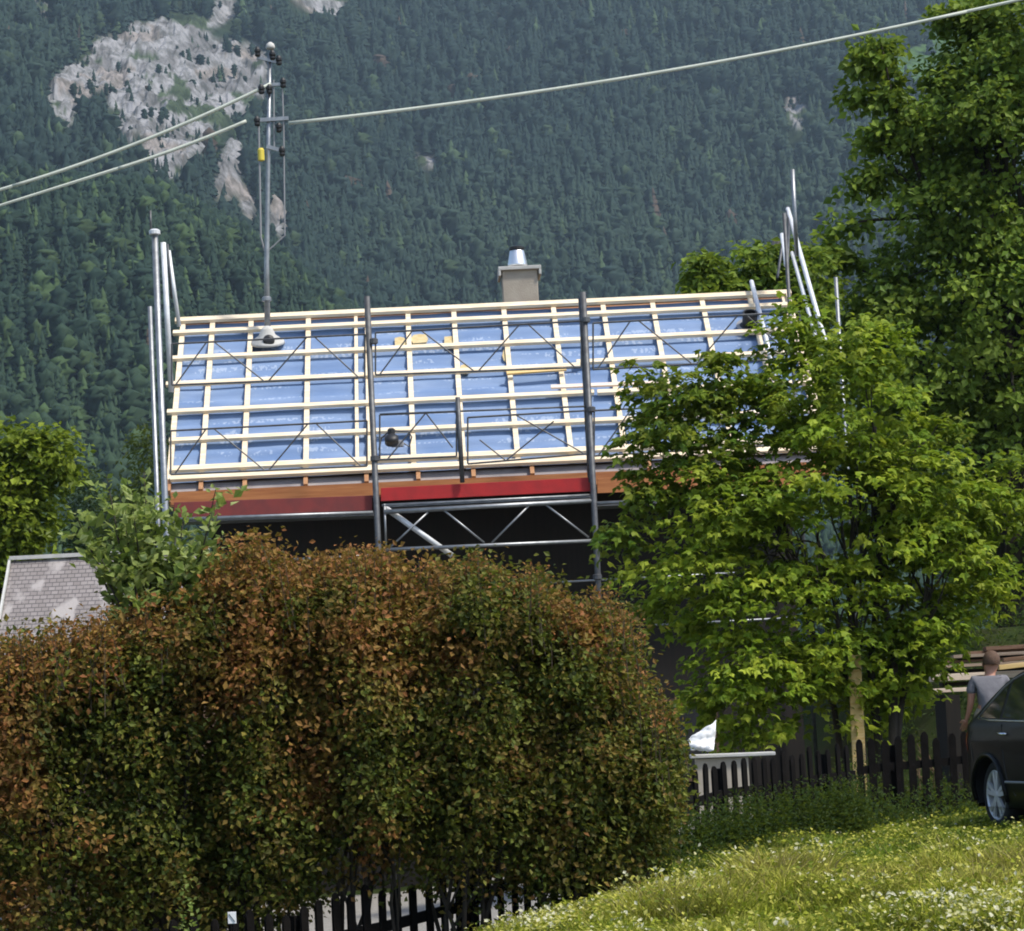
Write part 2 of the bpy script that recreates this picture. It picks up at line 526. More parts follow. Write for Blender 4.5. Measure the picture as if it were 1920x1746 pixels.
M['alu'] = mat('bright_aluminium', (0.72, 0.73, 0.74), 0.5, 0.15, col2=(0.58, 0.59, 0.60), scale=7)
M['red'] = mat('bright_red_board', (0.42, 0.012, 0.012), 0.6, col2=(0.33, 0.012, 0.012), scale=6, bump=.1)
M['red_d'] = mat('faded_red_board', (0.20, 0.030, 0.026), 0.75, col2=(0.15, 0.028, 0.026), scale=6, bump=.1)
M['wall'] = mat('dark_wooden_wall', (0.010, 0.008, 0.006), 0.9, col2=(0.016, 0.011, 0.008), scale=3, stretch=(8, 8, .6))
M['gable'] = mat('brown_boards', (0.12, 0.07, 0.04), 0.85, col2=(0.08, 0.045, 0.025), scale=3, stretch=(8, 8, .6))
M['plaster'] = mat('beige_plaster', (0.42, 0.37, 0.30), 0.9, col2=(0.36, 0.31, 0.25), scale=5, bump=.25)
M['concrete'] = mat('pale_concrete', (0.52, 0.51, 0.48), 0.9, col2=(0.44, 0.43, 0.40), scale=8, bump=.2)
M['steel_cowl'] = mat('polished_steel_cowl', (0.80, 0.80, 0.80), 0.32, 0.9)
M['black'] = mat('matt_black', (0.012, 0.012, 0.013), 0.5)
M['grey_plastic'] = mat('mid_grey_plastic', (0.25, 0.25, 0.26), 0.5)
M['bark'] = mat('brown_bark', (0.026, 0.020, 0.014), 0.98, col2=(0.048, 0.038, 0.028), scale=10, bump=.6, stretch=(1, 1, .3))
M['fence'] = mat('dark_stained_picket', (0.0045, 0.0038, 0.0035), 0.95, col2=(0.008, 0.0066, 0.006), scale=10, bump=.2, spec=.1)

# ------------------------------------------------------------------ house
YAW = math.radians(1.7)
E_ = np.array([math.cos(YAW), math.sin(YAW), 0.0])          # along the ridge
N_ = np.array([-math.sin(YAW), math.cos(YAW), 0.0])         # away from the viewer, horizontal
TH = math.radians(39)
S_ = N_ * math.cos(TH) + np.array([0, 0, math.sin(TH)])     # up the slope
NR = np.cross(E_, S_)                                       # roof normal (outwards)
O_ = at(318, 903, 40.0)
def roof_ab(px, py):
    q = on_plane(px, py, O_, NR) - O_
    return float(q @ E_), float(q @ S_)
def rp(a, b, h=0.0):
    return O_ + E_ * a + S_ * b + NR * h
b_ridge = roof_ab(330, 606)[1]
a_r = roof_ab(1478, 553)[0]
a_l = 0.0
b0 = -0.30
house = thing('house', 'chalet stripped to blue roof underlay and fresh battens, behind scaffolding', 'house', (O_[0] + 4.5, O_[1] + 1, float(ground(O_[0] + 4.5, 41))))
wall_y0, wall_depth = 0.75, 2 * (b_ridge * math.cos(TH)) - 1.5
zg = float(ground(O_[0] + 3, 41)) - 0.4
def hp(a, n_, z):
    p = O_ + E_ * a + N_ * n_
    return np.array([p[0], p[1], z])
z_e = O_[2]
zw = z_e + wall_y0 * math.tan(TH) - 0.12
wb = MB()
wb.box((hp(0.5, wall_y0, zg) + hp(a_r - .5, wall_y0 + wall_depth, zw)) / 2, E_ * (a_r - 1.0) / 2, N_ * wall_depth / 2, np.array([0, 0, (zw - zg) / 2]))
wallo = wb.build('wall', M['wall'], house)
ridge_n = b_ridge * math.cos(TH)
zr = z_e + b_ridge * math.sin(TH)
for a in (0.5, a_r - 0.5):
    g = MB()
    A_, B_, C_ = hp(a, wall_y0, zw + .002), hp(a, wall_y0 + wall_depth, zw + .002), hp(a, ridge_n, zr - .3)
    V = [q + E_ * s for s in (-.09, .09) for q in (A_, B_, C_)]
    g.add(V, [(0, 1, 2), (5, 4, 3), (0, 3, 4, 1), (1, 4, 5, 2), (2, 5, 3, 0)])
    g.build('gable_wall', M['gable'], house)
for a_, w_, z_, h_ in ((1.6, 1.0, 1.0, 1.2), (4.4, 1.3, 1.0, 1.2), (7.2, 1.0, 1.0, 1.2)):
    fr = MB()
    c = hp(a_, wall_y0 - .03, zg + 1.3 + z_)
    fr.box(c, E_ * w_ / 2, N_ * .03, (0, 0, h_ / 2))
    wf = fr.build('window', M['gable'], house)
    pn = MB(); pn.box(c - N_ * .035, E_ * (w_ / 2 - .08), N_ * .006, (0, 0, h_ / 2 - .08))
    pn.build('pane', M['black'], wf)
# membrane (front slope), sagging a little between the rafters
def membrane_mat():
    m = bpy.data.materials.new('blue_roof_membrane')
    m.use_nodes = True
    nt = m.node_tree
    b = nt.nodes['Principled BSDF']
    uv = nt.nodes.new('ShaderNodeUVMap')
    sep = nt.nodes.new('ShaderNodeSeparateXYZ')
    nt.links.new(uv.outputs[0], sep.inputs[0])
    def noise(scl, st, det=3):
        mp = nt.nodes.new('ShaderNodeMapping'); mp.inputs['Scale'].default_value = st
        nt.links.new(uv.outputs[0], mp.inputs[0])
        n = nt.nodes.new('ShaderNodeTexNoise'); n.inputs['Scale'].default_value = scl; n.inputs['Detail'].default_value = det
        nt.links.new(mp.outputs[0], n.inputs['Vector'])
        return n.outputs['Fac']
    def math_(op, a, b_=None):
        n = nt.nodes.new('ShaderNodeMath'); n.operation = op
        for i, q in enumerate((a, b_)):
            if q is None: continue
            if isinstance(q, (int, float)): n.inputs[i].default_value = q
            else: nt.links.new(q, n.inputs[i])
        return n.outputs[0]
    def ramp(fac, p0, c0, p1, c1):
        r = nt.nodes.new('ShaderNodeValToRGB')
        r.color_ramp.elements[0].position, r.color_ramp.elements[1].position = p0, p1
        r.color_ramp.elements[0].color, r.color_ramp.elements[1].color = (*c0, 1), (*c1, 1)
        nt.links.new(fac, r.inputs[0])
        return r.outputs[0]
    base = ramp(noise(1.2, (.6, 2.2, 1), 4), .35, (.115, .190, .345), .72, (.21, .29, .445))
    # printed pale lettering in faint bands: rows of short broken marks
    row = math_('FRACT', math_('MULTIPLY', sep.outputs[1], 1 / 0.29))
    rowm = math_('LESS_THAN', math_('ABSOLUTE', math_('SUBTRACT', row, 0.45)), 0.16)
    mark = math_('GREATER_THAN', noise(20, (1.0, .6, 1), 1), 0.52)
    word = math_('GREATER_THAN', noise(1.4, (1.2, 2.0, 1), 0), 0.52)
    fac = math_('MULTIPLY', math_('MULTIPLY', rowm, mark), math_('MULTIPLY', word, .22))
    mx = nt.nodes.new('ShaderNodeMix'); mx.data_type = 'RGBA'
    nt.links.new(fac, mx.inputs[0]); nt.links.new(base, mx.inputs[6]); mx.inputs[7].default_value = (.72, .78, .84, 1)
    nt.links.new(mx.outputs[2], b.inputs['Base Color'])
    b.inputs['Roughness'].default_value = .72
    bp = nt.nodes.new('ShaderNodeBump'); bp.inputs['Strength'].default_value = .3; bp.inputs['Distance'].default_value = .03
    nt.links.new(noise(4, (.5, 2.5, 1), 3), bp.inputs['Height']); nt.links.new(bp.outputs[0], b.inputs['Normal'])
    return m
M['membrane'] = membrane_mat()
na, nb = 170, 90
aa = np.linspace(a_l + .02, a_r - .02, na); bb = np.linspace(0.02, b_ridge - .02, nb)
AG, BG = np.meshgrid(aa, bb)
sag = 0.022 * np.sin(BG * 2 * np.pi / .335) + .035 * (fbm(AG * 1.1, BG * 2.4, 8) - .5)
MV = O_ + AG[..., None] * E_ + BG[..., None] * S_ + (sag - .05)[..., None] * NR
ii = np.arange(AG.size).reshape(AG.shape)
MF = np.stack([ii[:-1, :-1], ii[:-1, 1:], ii[1:, 1:], ii[1:, :-1]], -1).reshape(-1, 4)
mem = np_obj('roof_membrane', MV.reshape(-1, 3), MF, M['membrane'], house, smooth=True)
uvl = mem.data.uv_layers.new(name='UVMap')
lv = np.zeros(len(mem.data.loops), dtype=np.int32); mem.data.loops.foreach_get('vertex_index', lv)
uvs = np.stack([AG.ravel(), BG.ravel()], -1)[lv]
uvl.data.foreach_set('uv', uvs.astype(np.float32).ravel())
# roof deck below, back slope
rb = MB()
rb.box(rp((a_l + a_r) / 2, (b0 + b_ridge) / 2, -.19), E_ * (a_r - a_l) / 2, S_ * (b_ridge - b0) / 2, NR * .05)
rb.build('roof_deck', M['rafter'], house)
S2 = -N_ * math.cos(TH) + np.array([0, 0, math.sin(TH)])
RT = rp((a_l + a_r) / 2, b_ridge)
rb2 = MB(); rb2.box(RT - S2 * b_ridge / 2 - .08 * np.cross(S2, E_) * 1 + N_ * .1, E_ * (a_r - a_l) / 2, S2 * (b_ridge) / 2, np.cross(S2, E_) * .05)
rb2.build('roof_deck', M['rafter'], house)
# counter battens (run up the slope)
for px in (336, 393, 467, 577, 668, 690, 768, 856, 952, 1047, 1142, 1237, 1332, 1424, 1512):
    a = roof_ab(px, 690 - .05 * (px - 330) )[0]
    if a > a_r - .05: a = a_r - .08
    MB().beam(rp(a, 0.02, .0), rp(a, b_ridge - .02, .0), .075 if px != 668 else .05, .05, NR).build('counter_batten', M['timber'], house)
# battens along the ridge direction
for k, py in enumerate((607, 630, 678, 726, 778, 832, 886, 903)):
    b = roof_ab(326, py)[1]
    jit = [0, 0, .02, -.02, .03, .0, .02, 0][k]
    a_s = roof_ab((329, 325, 317, 312, 314, 318, 321, 320)[k], py)[0]
    if k == 3:      # two pieces, the joint in the middle
        MB().beam(rp(a_s, b, .052), rp(6.05, b, .052), .092, .05, NR).build('batten', M['timber'], house)
        MB().beam(rp(6.0, b + .09, .052), rp(a_r + .03, b + .09, .052), .092, .05, NR).build('batten', M['timber'], house)
    elif k == 4:
        MB().beam(rp(a_s, b, .052), rp(6.2, b, .052), .092, .05, NR).build('batten', M['timber'], house)
        MB().beam(rp(6.25, b - .01, .052), rp(a_r + .05, b - .01, .052), .092, .05, NR).build('batten', M['timber'], house)
    else:
        th = .115 if k in (0, 6, 7) else .092
        MB().beam(rp(a_s, b, .052), rp(a_r + .04 - jit, b, .052), th, .052, NR).build('batten', M['timber'], house)
MB().beam(rp(a_l, b_ridge + .05, -.06) + N_ * .1, rp(a_r, b_ridge + .05, -.06) + N_ * .1, .12, .14).build('ridge_beam', M['gable'], house)
MB().beam(rp(a_r - .02, 0, .02), rp(a_r - .02, b_ridge, .02), .06, .12, NR).build('verge_board', M['timber'], house)
# eave: rafter tails, grey strip, orange fascia
for px in (336, 393, 470, 577, 684, 775, 872, 975, 1080, 1180, 1285):
    a = roof_ab(px, 690 - .05 * (px - 330))[0]
    MB().beam(rp(a, -.25, -.03), rp(a, .02, -.03), .06, .09, NR).build('rafter_tail', M['rafter'], house)
MB().beam(rp(a_l + .02, -.115, -.085), rp(a_r - .02, -.115, -.085), .29, .03, NR).build('eave_strip', M['grey_strip'], house)
fa = rp(a_l + .03, -.285, 0); fb = rp(a_r - .03, -.285, 0)
MB().beam(fa - np.array([0, 0, .085]), fb - np.array([0, 0, .085]), .035, .18).build('fascia_board', M['fascia'], house)
# chimney
cN = 0.55
cp = on_plane(976, 560, O_ + N_ * (ridge_n + cN), N_)
cw = (1010 - 943) / FPX * cp[1]
zc_t = on_plane(976, 506, O_ + N_ * (ridge_n + cN), N_)[2]
ch = MB(); cbase = np.array([cp[0], cp[1], zr - 1.2])
ch.box(np.array([cp[0], cp[1] + cw / 2, (zr - 1.2 + zc_t) / 2]), E_ * cw / 2, N_ * cw / 2, (0, 0, (zc_t - zr + 1.2) / 2))
cho = ch.build('chimney', M['plaster'], house, bevel=.012)
sb = MB()
cc = np.array([cp[0], cp[1] + cw / 2, zc_t])
sb.lathe(cc, [(cw * .80, -.12), (cw * .80, .0), (cw * .76, .05), (.1, .06)], n=4)
sq = MB(); hw = cw / 2 + .06
sq.box(cc + np.array([0, 0, .028]), E_ * hw, N_ * hw, (0, 0, .03))
for s_ in (-1, 1):
    sq.box(cc + E_ * s_ * (hw - .02) + np.array([0, 0, -.047]), E_ * .02, N_ * hw, (0, 0, .045))
sq.build('cap_slab', M['concrete'], cho, bevel=.01)
cowl_c = cc + np.array([-.02, 0, .058])
k1 = MB(); k1.lathe(cowl_c, [(.10, 0), (.155, .012), (.155, .03), (.12, .04)], n=24); k1.build('cowl_collar', M['black'], cho, smooth=False)
k2 = MB(); k2.lathe(cowl_c + np.array([0, 0, .041]), [(.165, 0), (.158, .03), (.115, .25), (.11, .255)], n=28); k2.build('cowl', M['steel_cowl'], cho, smooth=True)
k3 = MB(); k3.lathe(cowl_c + np.array([0, 0, .30]), [(.10, 0), (.125, .015), (.125, .05), (.09, .065)], n=24); k3.build('cowl_lid', M['black'], cho)

# loose boards and tools on the roof
def loose(px0, py0, px1, py1, m, label, w=.085, h=.03):
    a0, b0_ = roof_ab(px0, py0); a1, b1_ = roof_ab(px1, py1)
    mb = MB().beam(rp(a0, b0_, .115), rp(a1, b1_, .115), w, h, NR)
    o = mb.build('loose_board', m, None, bevel=.004, org=rp((a0 + a1) / 2, (b0_ + b1_) / 2))
    o.location = rp((a0 + a1) / 2, (b0_ + b1_) / 2)
    tag(o, label, 'board', 'loose boards lying across the roof battens')
loose(950, 712, 1062, 704, M['timber_y'], 'short yellowish board lying on the battens under the chimney')
loose(1033, 738, 1245, 729, M['timber_pink'], 'long pinkish board lying across battens beside the tall scaffold post')
for k, (px, py, w_, l_, lab) in enumerate(((750, 640, .16, .26, 'yellowish wood scrap on the top battens nearest the middle scaffold post'), (786, 634, .20, .24, 'ragged yellowish wood scrap beside a batten crossing under the ridge'), (846, 640, .20, .30, 'tall yellowish wood scrap against a batten below the chimney side'), (872, 690, .12, .2, 'small yellowish wood scrap a row below the others on the roof'), (950, 665, .10, .34, 'narrow yellowish wood scrap standing along a batten under the chimney'))):
    a, b = roof_ab(px, py)
    c = rp(a, b, .0)
    r_ = np.random.default_rng(200 + k)
    ring_ = [(np.sign(math.cos(t)) * abs(math.cos(t)) ** .5 * w_ * .62 * r_.uniform(.8, 1.1), np.sign(math.sin(t)) * abs(math.sin(t)) ** .5 * l_ * .62 * r_.uniform(.8, 1.1)) for t in np.linspace(0, 2 * math.pi, 9)[:-1]]
    mb = MB(); V_ = [c + E_ * u + S_ * v + NR * h for h in (-.035, -.012) for u, v in ring_]
    mb.add(V_, [tuple(range(7, -1, -1)), tuple(range(8, 16))] + [(i, (i + 1) % 8, (i + 1) % 8 + 8, i + 8) for i in range(8)])
    o = mb.build('wood_scrap', M['scrap'], None, org=c); o.location = c
    tag(o, lab, 'wood scrap', 'yellowish wood scraps on the roof membrane')
# dark tool standing on the lowest batten
a, b = roof_ab(742, 846)
t0 = rp(a, b, .09)
tool = thing('hand_saw_machine', 'black power tool with wire handle resting on the roof near the eave', 'power tool', t0)
MB().lathe(t0 + np.array([-.05, 0, .02]) - N_ * .05, [(.05, 0), (.10, .02), (.10, .12), (.06, .15)], ax=NR, n=16).build('motor', M['black'], tool, smooth=True)
MB().lathe(t0 + np.array([-.05, 0, .16]) - N_ * .02, [(.03, 0), (.055, .01), (.055, .08), (.03, .10)], n=12).build('grip', M['black'], tool)
pth = [t0 + E_ * u + np.array([0, 0, v]) for u, v in ((-.24, -.05), (-.2, .12), (-.1, .2), (0.0, .22), (.2, .2), (.24, .12), (.2, -.02), (.08, .06))]
MB().tube(pth, .014, 6).build('handle', M['steel_d'], tool)
MB().box(t0 + E_ * .03 + np.array([0, 0, .03]), E_ * .09, N_ * .05, (0, 0, .05)).build('housing', M['grey_plastic'], tool, bevel=.015)
# roof vent bucket near the verge
a, b = roof_ab(1406, 612)
v0 = rp(a, b, -.02)
vent = thing('roof_vent', 'dark round roof vent pipe by the white pole near the ridge', 'vent', v0)
MB().lathe(v0, [(.16, 0), (.16, .05), (.12, .06), (.115, .26), (.09, .26), (.09, .12)], ax=nrm(NR + np.array([0, -.3, .5])), n=20).build('pipe', M['black'], vent, smooth=False)
MB().lathe(v0, [(.21, .03), (.21, .045), (.13, .05)], ax=NR, n=20).build('flange', M['grey_plastic'], vent)

# ------------------------------------------------------------------ electric mast on the roof
am, bm_ = roof_ab(502, 640)
mb0 = rp(am, bm_, 0)
NM = N_
def mp_(px, py, dn=0.0):
    return on_plane(px, py, mb0 + N_ * dn, NM)
mast = thing('roof_mast', 'slim grey electric mast with black insulators rising through the roof', 'utility mast', mb0)
MB().tube([mp_(502, 650), mp_(500, 500), mp_(503, 300), mp_(506, 100)], [.05, .042, .036, .032], 10).build('pole', M['steel'], mast, smooth=True)
MB().lathe(mp_(500, 562), [(.05, -.03), (.075, -.02), (.075, .03), (.05, .05)], n=16).build('collar', M['steel'], mast)
fl = MB(); fl.lathe(rp(am, bm_ - .05, 0), [(.27, -.01), (.25, .03), (.13, .12), (.09, .22), (.05, .26)], ax=nrm(NR + np.array([0, 0, .8])), n=18)
fl.build('flashing', M['concrete'], mast, smooth=True)
MB().lathe(rp(am + .03, bm_ - .16, .1), [(.05, 0), (.09, .01), (.09, .07), (.05, .09)], ax=-N_, n=14).build('cable_entry', M['black'], mast)
MB().tube([mp_(485, 232, -.03), mp_(487, 330, -.03), mp_(489, 445, -.03), mp_(496, 470)], .017, 6).build('down_wire', M['grey_plastic'], mast)
MB().tube([mp_(529, 150, -.03), mp_(532, 250, -.03), mp_(533, 350, -.03), mp_(534, 442, -.03), mp_(503, 470)], .013, 6).build('down_wire', M['grey_plastic'], mast)
MB().tube([mp_(513, 150, -.03), mp_(514, 275, -.03)], .013, 6).build('down_wire', M['grey_plastic'], mast)
MB().beam(mp_(480, 226, -.04), mp_(541, 222, -.04), .05, .06).build('cross_arm', M['steel'], mast)
MB().beam(mp_(500, 275, -.04), mp_(531, 283, -.04), .04, .06).build('cross_arm', M['steel'], mast)
MB().beam(mp_(482, 108, -.04), mp_(527, 118, -.04), .035, .05).build('cross_arm', M['steel'], mast)
MB().beam(mp_(488, 160, -.04), mp_(533, 158, -.04), .035, .05).build('cross_arm', M['steel'], mast)
for px, py in ((483, 98), (523, 114), (511, 104), (531, 156), (490, 168), (505, 168), (482, 228), (523, 240), (529, 284)):
    MB().lathe(mp_(px, py, -.06) - np.array([0, 0, .07]), [(.03, 0), (.045, .02), (.045, .05), (.033, .055), (.05, .075), (.05, .11), (.025, .15)], n=12).build('insulator', M['black'], mast, smooth=False)
MB().lathe(mp_(507, 90, -.02) - np.array([0, 0, .02]), [(.06, 0), (.075, .03), (.06, .08), (.02, .11)], n=14).build('mast_cap', M['concrete'], mast, smooth=True)
M['yellow'] = mat('yellow_marker', (0.62, 0.50, 0.06), 0.6)
MB().lathe(mp_(490, 302, -.03), [(.03, 0), (.052, .01), (.052, .17), (.035, .2)], n=12).build('marker_sleeve', M['yellow'], mast)
M['cable'] = mat('pale_cable_sleeve', (0.52, 0.55, 0.47), 0.6, col2=(0.45, 0.48, 0.41), scale=4)
def cable(label, p0, p1, thin_to, sag=0.0, dn1=0.0):
    a = mp_(*p0, -.05); b = mp_(*p1, -.05 + dn1)
    root = thing('power_cable', label, 'cable', a, 'overhead power cables meeting at the roof mast')
    pts = [a * (1 - t) + b * t - np.array([0, 0, sag * 4 * t * (1 - t)]) for t in np.linspace(0, 1, 24)]
    MB().tube(pts, .029, 8).build('sleeve', M['cable'], root, smooth=True)
    c = b + nrm(pts[-1] - pts[-2]) * np.linalg.norm(mp_(*thin_to, -.05 + dn1 * 1.5) - b)
    MB().tube([b, (b + c) / 2, c], [.027, .020, .016], 6).build('bare_wire', M['cable'], root)
cable('upper of the two pale cables sloping down past the cliff from the mast', (508, 157), (24, 349), (-420, 545), .10)
cable('lower shorter pale cable below the other, in front of the cliff', (462, 227), (222, 316), (-420, 590), .03)
cable('long pale cable rising from the mast over the chimney towards the big tree', (541, 231), (1812, 22), (2700, -160), .16)

# ------------------------------------------------------------------ scaffold
SP = O_ - N_ * 1.05           # front plane
def sp(px, py, dn=0.0):
    return on_plane(px, py, SP + N_ * dn, N_)
scaf = thing('scaffold', 'grey tube scaffold with red toe boards standing along the eave', 'scaffold', (SP[0] + 3, SP[1], float(ground(SP[0] + 3, SP[1]))))
def foot(p):
    return np.array([p[0], p[1], float(ground(p[0], p[1])) - .05])
def post(px, py, r=.036, dn=0.0, m='steel', to_ground=True, px1=None, py1=None):
    p = sp(px, py, dn)
    q = foot(p) if to_ground else sp(px1, py1, dn)
    o = MB().tube([p, q], r, 10).build('standard', M[m], scaf, smooth=True)
    return o
def bar(nm, p0, p1, r=.02, dn=0.0, m='steel', n=8):
    MB().tube([sp(*p0, dn), sp(*p1, dn)], r, n).build(nm, M[m], scaf, smooth=True)
s1 = post(290, 436, .046)
MB().lathe(sp(290, 438), [(.05, -.02), (.08, -.01), (.08, .04), (.05, .06)], n=14).build('post_cap', M['alu'], scaf)
post(282, 395, .016, dn=.02, to_ground=False, px1=283, py1=440, m='steel_d')
post(281, 575, .034, dn=.9)
post(306, 455, .040, dn=.5, m='alu', to_ground=False, px1=321, py1=735)
bar('brace', (316, 470), (336, 612), .030, dn=1.4, m='alu')
bar('brace', (314, 458), (322, 560), .016, dn=1.2, m='steel_d')
post(688, 556, .044, m='steel_d')
post(1093, 548, .044, m='steel_d')
post(1088, 560, .03, dn=.08, m='steel_d', to_ground=False, px1=1106, py1=905)
post(858, 745, .034, m='steel_d', to_ground=False, px1=867, py1=905)
post(1486, 318, .030, dn=.6, m='steel', to_ground=False, px1=1494, py1=480)
post(1470, 400, .028, dn=1.5, m='steel_d')
post(1567, 520, .028, dn=1.0, m='steel')
for px, py in ((703, 860), (1108, 768), (1120, 1082), (700, 640), (1098, 600)):
    MB().lathe(sp(px, py) - np.array([0, 0, .04]), [(.05, 0), (.065, .01), (.065, .07), (.05, .08)], n=12).build('coupler', M['steel_d'], scaf)
# gable end poles that run with the roof slope
def gp(px, py, dh):
    return on_plane(px, py, rp(a_r + .25, 0, dh), NR)
for p0, p1, h, r in (((1477, 392), (1556, 672), 1.0, .036), ((1485, 474), (1546, 690), .9, .030), ((1409, 528), (1456, 712), .2, .036)):
    MB().tube([gp(*p0, h), gp(*p1, h)], r, 8).build('slope_rail', M['alu'], scaf, smooth=True)
MB().tube([gp(1466, 440, 1.0), gp(1474, 498, 1.0)], .034, 8).build('slope_rail', M['alu'], scaf, smooth=True)
MB().tube([gp(1477, 388, 1.0), gp(1458, 520, 1.0)], .022, 8).build('brace', M['steel_d'], scaf, smooth=True)
MB().tube([gp(1480, 390, 1.0), gp(1476, 530, 1.0)], .022, 8).build('brace', M['steel_d'], scaf, smooth=True)
# lattice guard panels
def panel(x0, yt0, yb0, x1, yt1, yb1, zig, name='guard_panel', r=.014, m='steel_d'):
    mb = MB()
    def q(u, v):
        t = sp(x0 * (1 - u) + x1 * u, (yt0 * (1 - u) + yt1 * u) * (1 - v) + (yb0 * (1 - u) + yb1 * u) * v)
        return t
    mb.tube([q(0, 0), q(1, 0)], r, 6); mb.tube([q(0, 1), q(1, 1)], r, 6)
    mb.tube([q(0, 0), q(0, 1)], r, 6); mb.tube([q(1, 0), q(1, 1)], r, 6)
    for (u0, v0_, u1, v1_) in zig:
        mb.tube([q(u0, v0_), q(u1, v1_)], r * .75, 6)
    return mb.build(name, M[m], scaf)
ZZ = [(.18, 0, .02, 1), (.22, 0, .48, 1), (.70, 0, .50, 1), (.74, 0, .97, 1)]
panel(322, 645, 722, 684, 627, 708, ZZ)
panel(320, 808, 890, 688, 789, 874, ZZ)
panel(704, 624, 703, 1090, 602, 689, ZZ)
panel(712, 778, 862, 856, 772, 856, [(.1, 1, .6, 0), (.6, 0, .95, .8)])
panel(877, 783, 870, 1101, 770, 851, [(.4, 0, .98, 1), (.32, 1, .72, .2), (.1, .5, .32, 1)])
bar('guard_rail', (712, 777), (1101, 762), .014, m='steel_d')
panel(1112, 606, 693, 1500, 585, 672, ZZ)
panel(1114, 770, 855, 1505, 750, 832, ZZ)
# decks, toe boards
def board(nm, px0, yt0, yb0, px1, yt1, yb1, m, th=.03, dn=0.0):
    a0, a1, c0, c1 = sp(px0, yt0, dn), sp(px0, yb0, dn), sp(px1, yt1, dn), sp(px1, yb1, dn)
    V = [a0, a1, c1, c0]; V = V + [v + N_ * th for v in V]
    MB().add(V, [(0, 1, 2, 3), (7, 6, 5, 4), (0, 4, 5, 1), (1, 5, 6, 2), (2, 6, 7, 3), (3, 7, 4, 0)]).build(nm, m, scaf, bevel=.004)
board('toe_board', 326, 942, 971, 698, 929, 957, M['red_d'], dn=.06)
board('toe_board', 714, 915, 940, 1108, 895, 921, M['red'], dn=.06)
board('toe_board', 1120, 897, 925, 1500, 880, 908, M['fascia'], dn=.06)
bar('ledger', (322, 974), (700, 961), .026, m='steel')
bar('ledger', (716, 948), (1112, 928), .017, m='steel')
bar('ledger', (720, 960), (1112, 939), .034, m='steel')
bar('ledger', (1118, 944), (1500, 925), .026, m='steel')
bar('ledger', (718, 1031), (1114, 1014), .027, m='steel')
bar('ledger', (536, 1050), (720, 1040), .02, m='steel')
for p0, p1 in (((803, 960), (728, 1030)), ((830, 955), (908, 1018)), ((994, 946), (922, 1018)), ((1020, 944), (1104, 1008))):
    bar('brace', p0, p1, .015, m='steel')
bar('brace', (722, 952), (848, 1042), .040, dn=.1, m='alu')
bar('brace', (721, 945), (724, 1030), .016, m='steel')
bar('ledger', (1026, 1093), (1420, 1072), .016, m='steel')
bar('ledger', (1228, 1172), (1500, 1158), .016, m='steel')
for (x0, y0, x1, y1) in ((322, 976, 700, 963), (718, 948, 1112, 929), (1118, 946, 1500, 927)):
    p, q = sp(x0, y0, .10), sp(x1, y1, .10)
    MB().box((p + q) / 2 + N_ * .32 - np.array([0, 0, .0]), (q - p) / 2, N_ * .30, (0, 0, .025)).build('deck', M['steel'], scaf)

# ------------------------------------------------------------------ foliage tools
LEAF = {
    'ovate': (np.array([[0, 0, 0], [.45, .34, .10], [1, 0, -.06], [.45, -.34, .10]]), np.array([[0, 2, 1], [0, 3, 2]])),
    'narrow': (np.array([[0, 0, 0], [.4, .19, .06], [1, 0, -.08], [.4, -.19, .06]]), np.array([[0, 2, 1], [0, 3, 2]])),
    'maple': (np.array([[0, 0, .02], [.28, .52, -.10], [.48, .20, .03], [1, 0, -.16], [.48, -.20, .03], [.28, -.52, -.10], [-.08, .26, -.03], [-.08, -.26, -.03]]),
              np.array([[0, 1, 6], [0, 2, 1], [0, 3, 2], [0, 4, 3], [0, 5, 4], [0, 7, 5]])),
}
def vn(a):
    return a / (np.linalg.norm(a, axis=-1, keepdims=True) + 1e-9)
def leaves(C, Nn, D, size, col, kind):
    """arrays: centres, normals, directions, sizes, colours -> V, F, T"""
    tv, tf = LEAF[kind]
    D = vn(D - Nn * np.sum(D * Nn, 1, keepdims=True))
    Sd = np.cross(Nn, D)
    s = size[:, None, None]
    P = C[:, None, :] + s * (tv[None, :, :1] * D[:, None, :] + tv[None, :, 1:2] * Sd[:, None, :] + tv[None, :, 2:3] * Nn[:, None, :])
    k = len(tv)
    F = (tf[None] + (np.arange(len(C)) * k)[:, None, None]).reshape(-1, 3)
    return P.reshape(-1, 3), F, np.repeat(col, k, 0)
def px_ell(px, py, rx, ry, Y, rd=None, w=1.0):
    """ellipsoid given by where it stands: centre, radii in metres at depth Y"""
    s = Y / FPX
    c = at(px, py, Y)
    return (c, np.array([rx * s, (rd if rd is not None else min(rx, ry) * s), ry * s]), w)
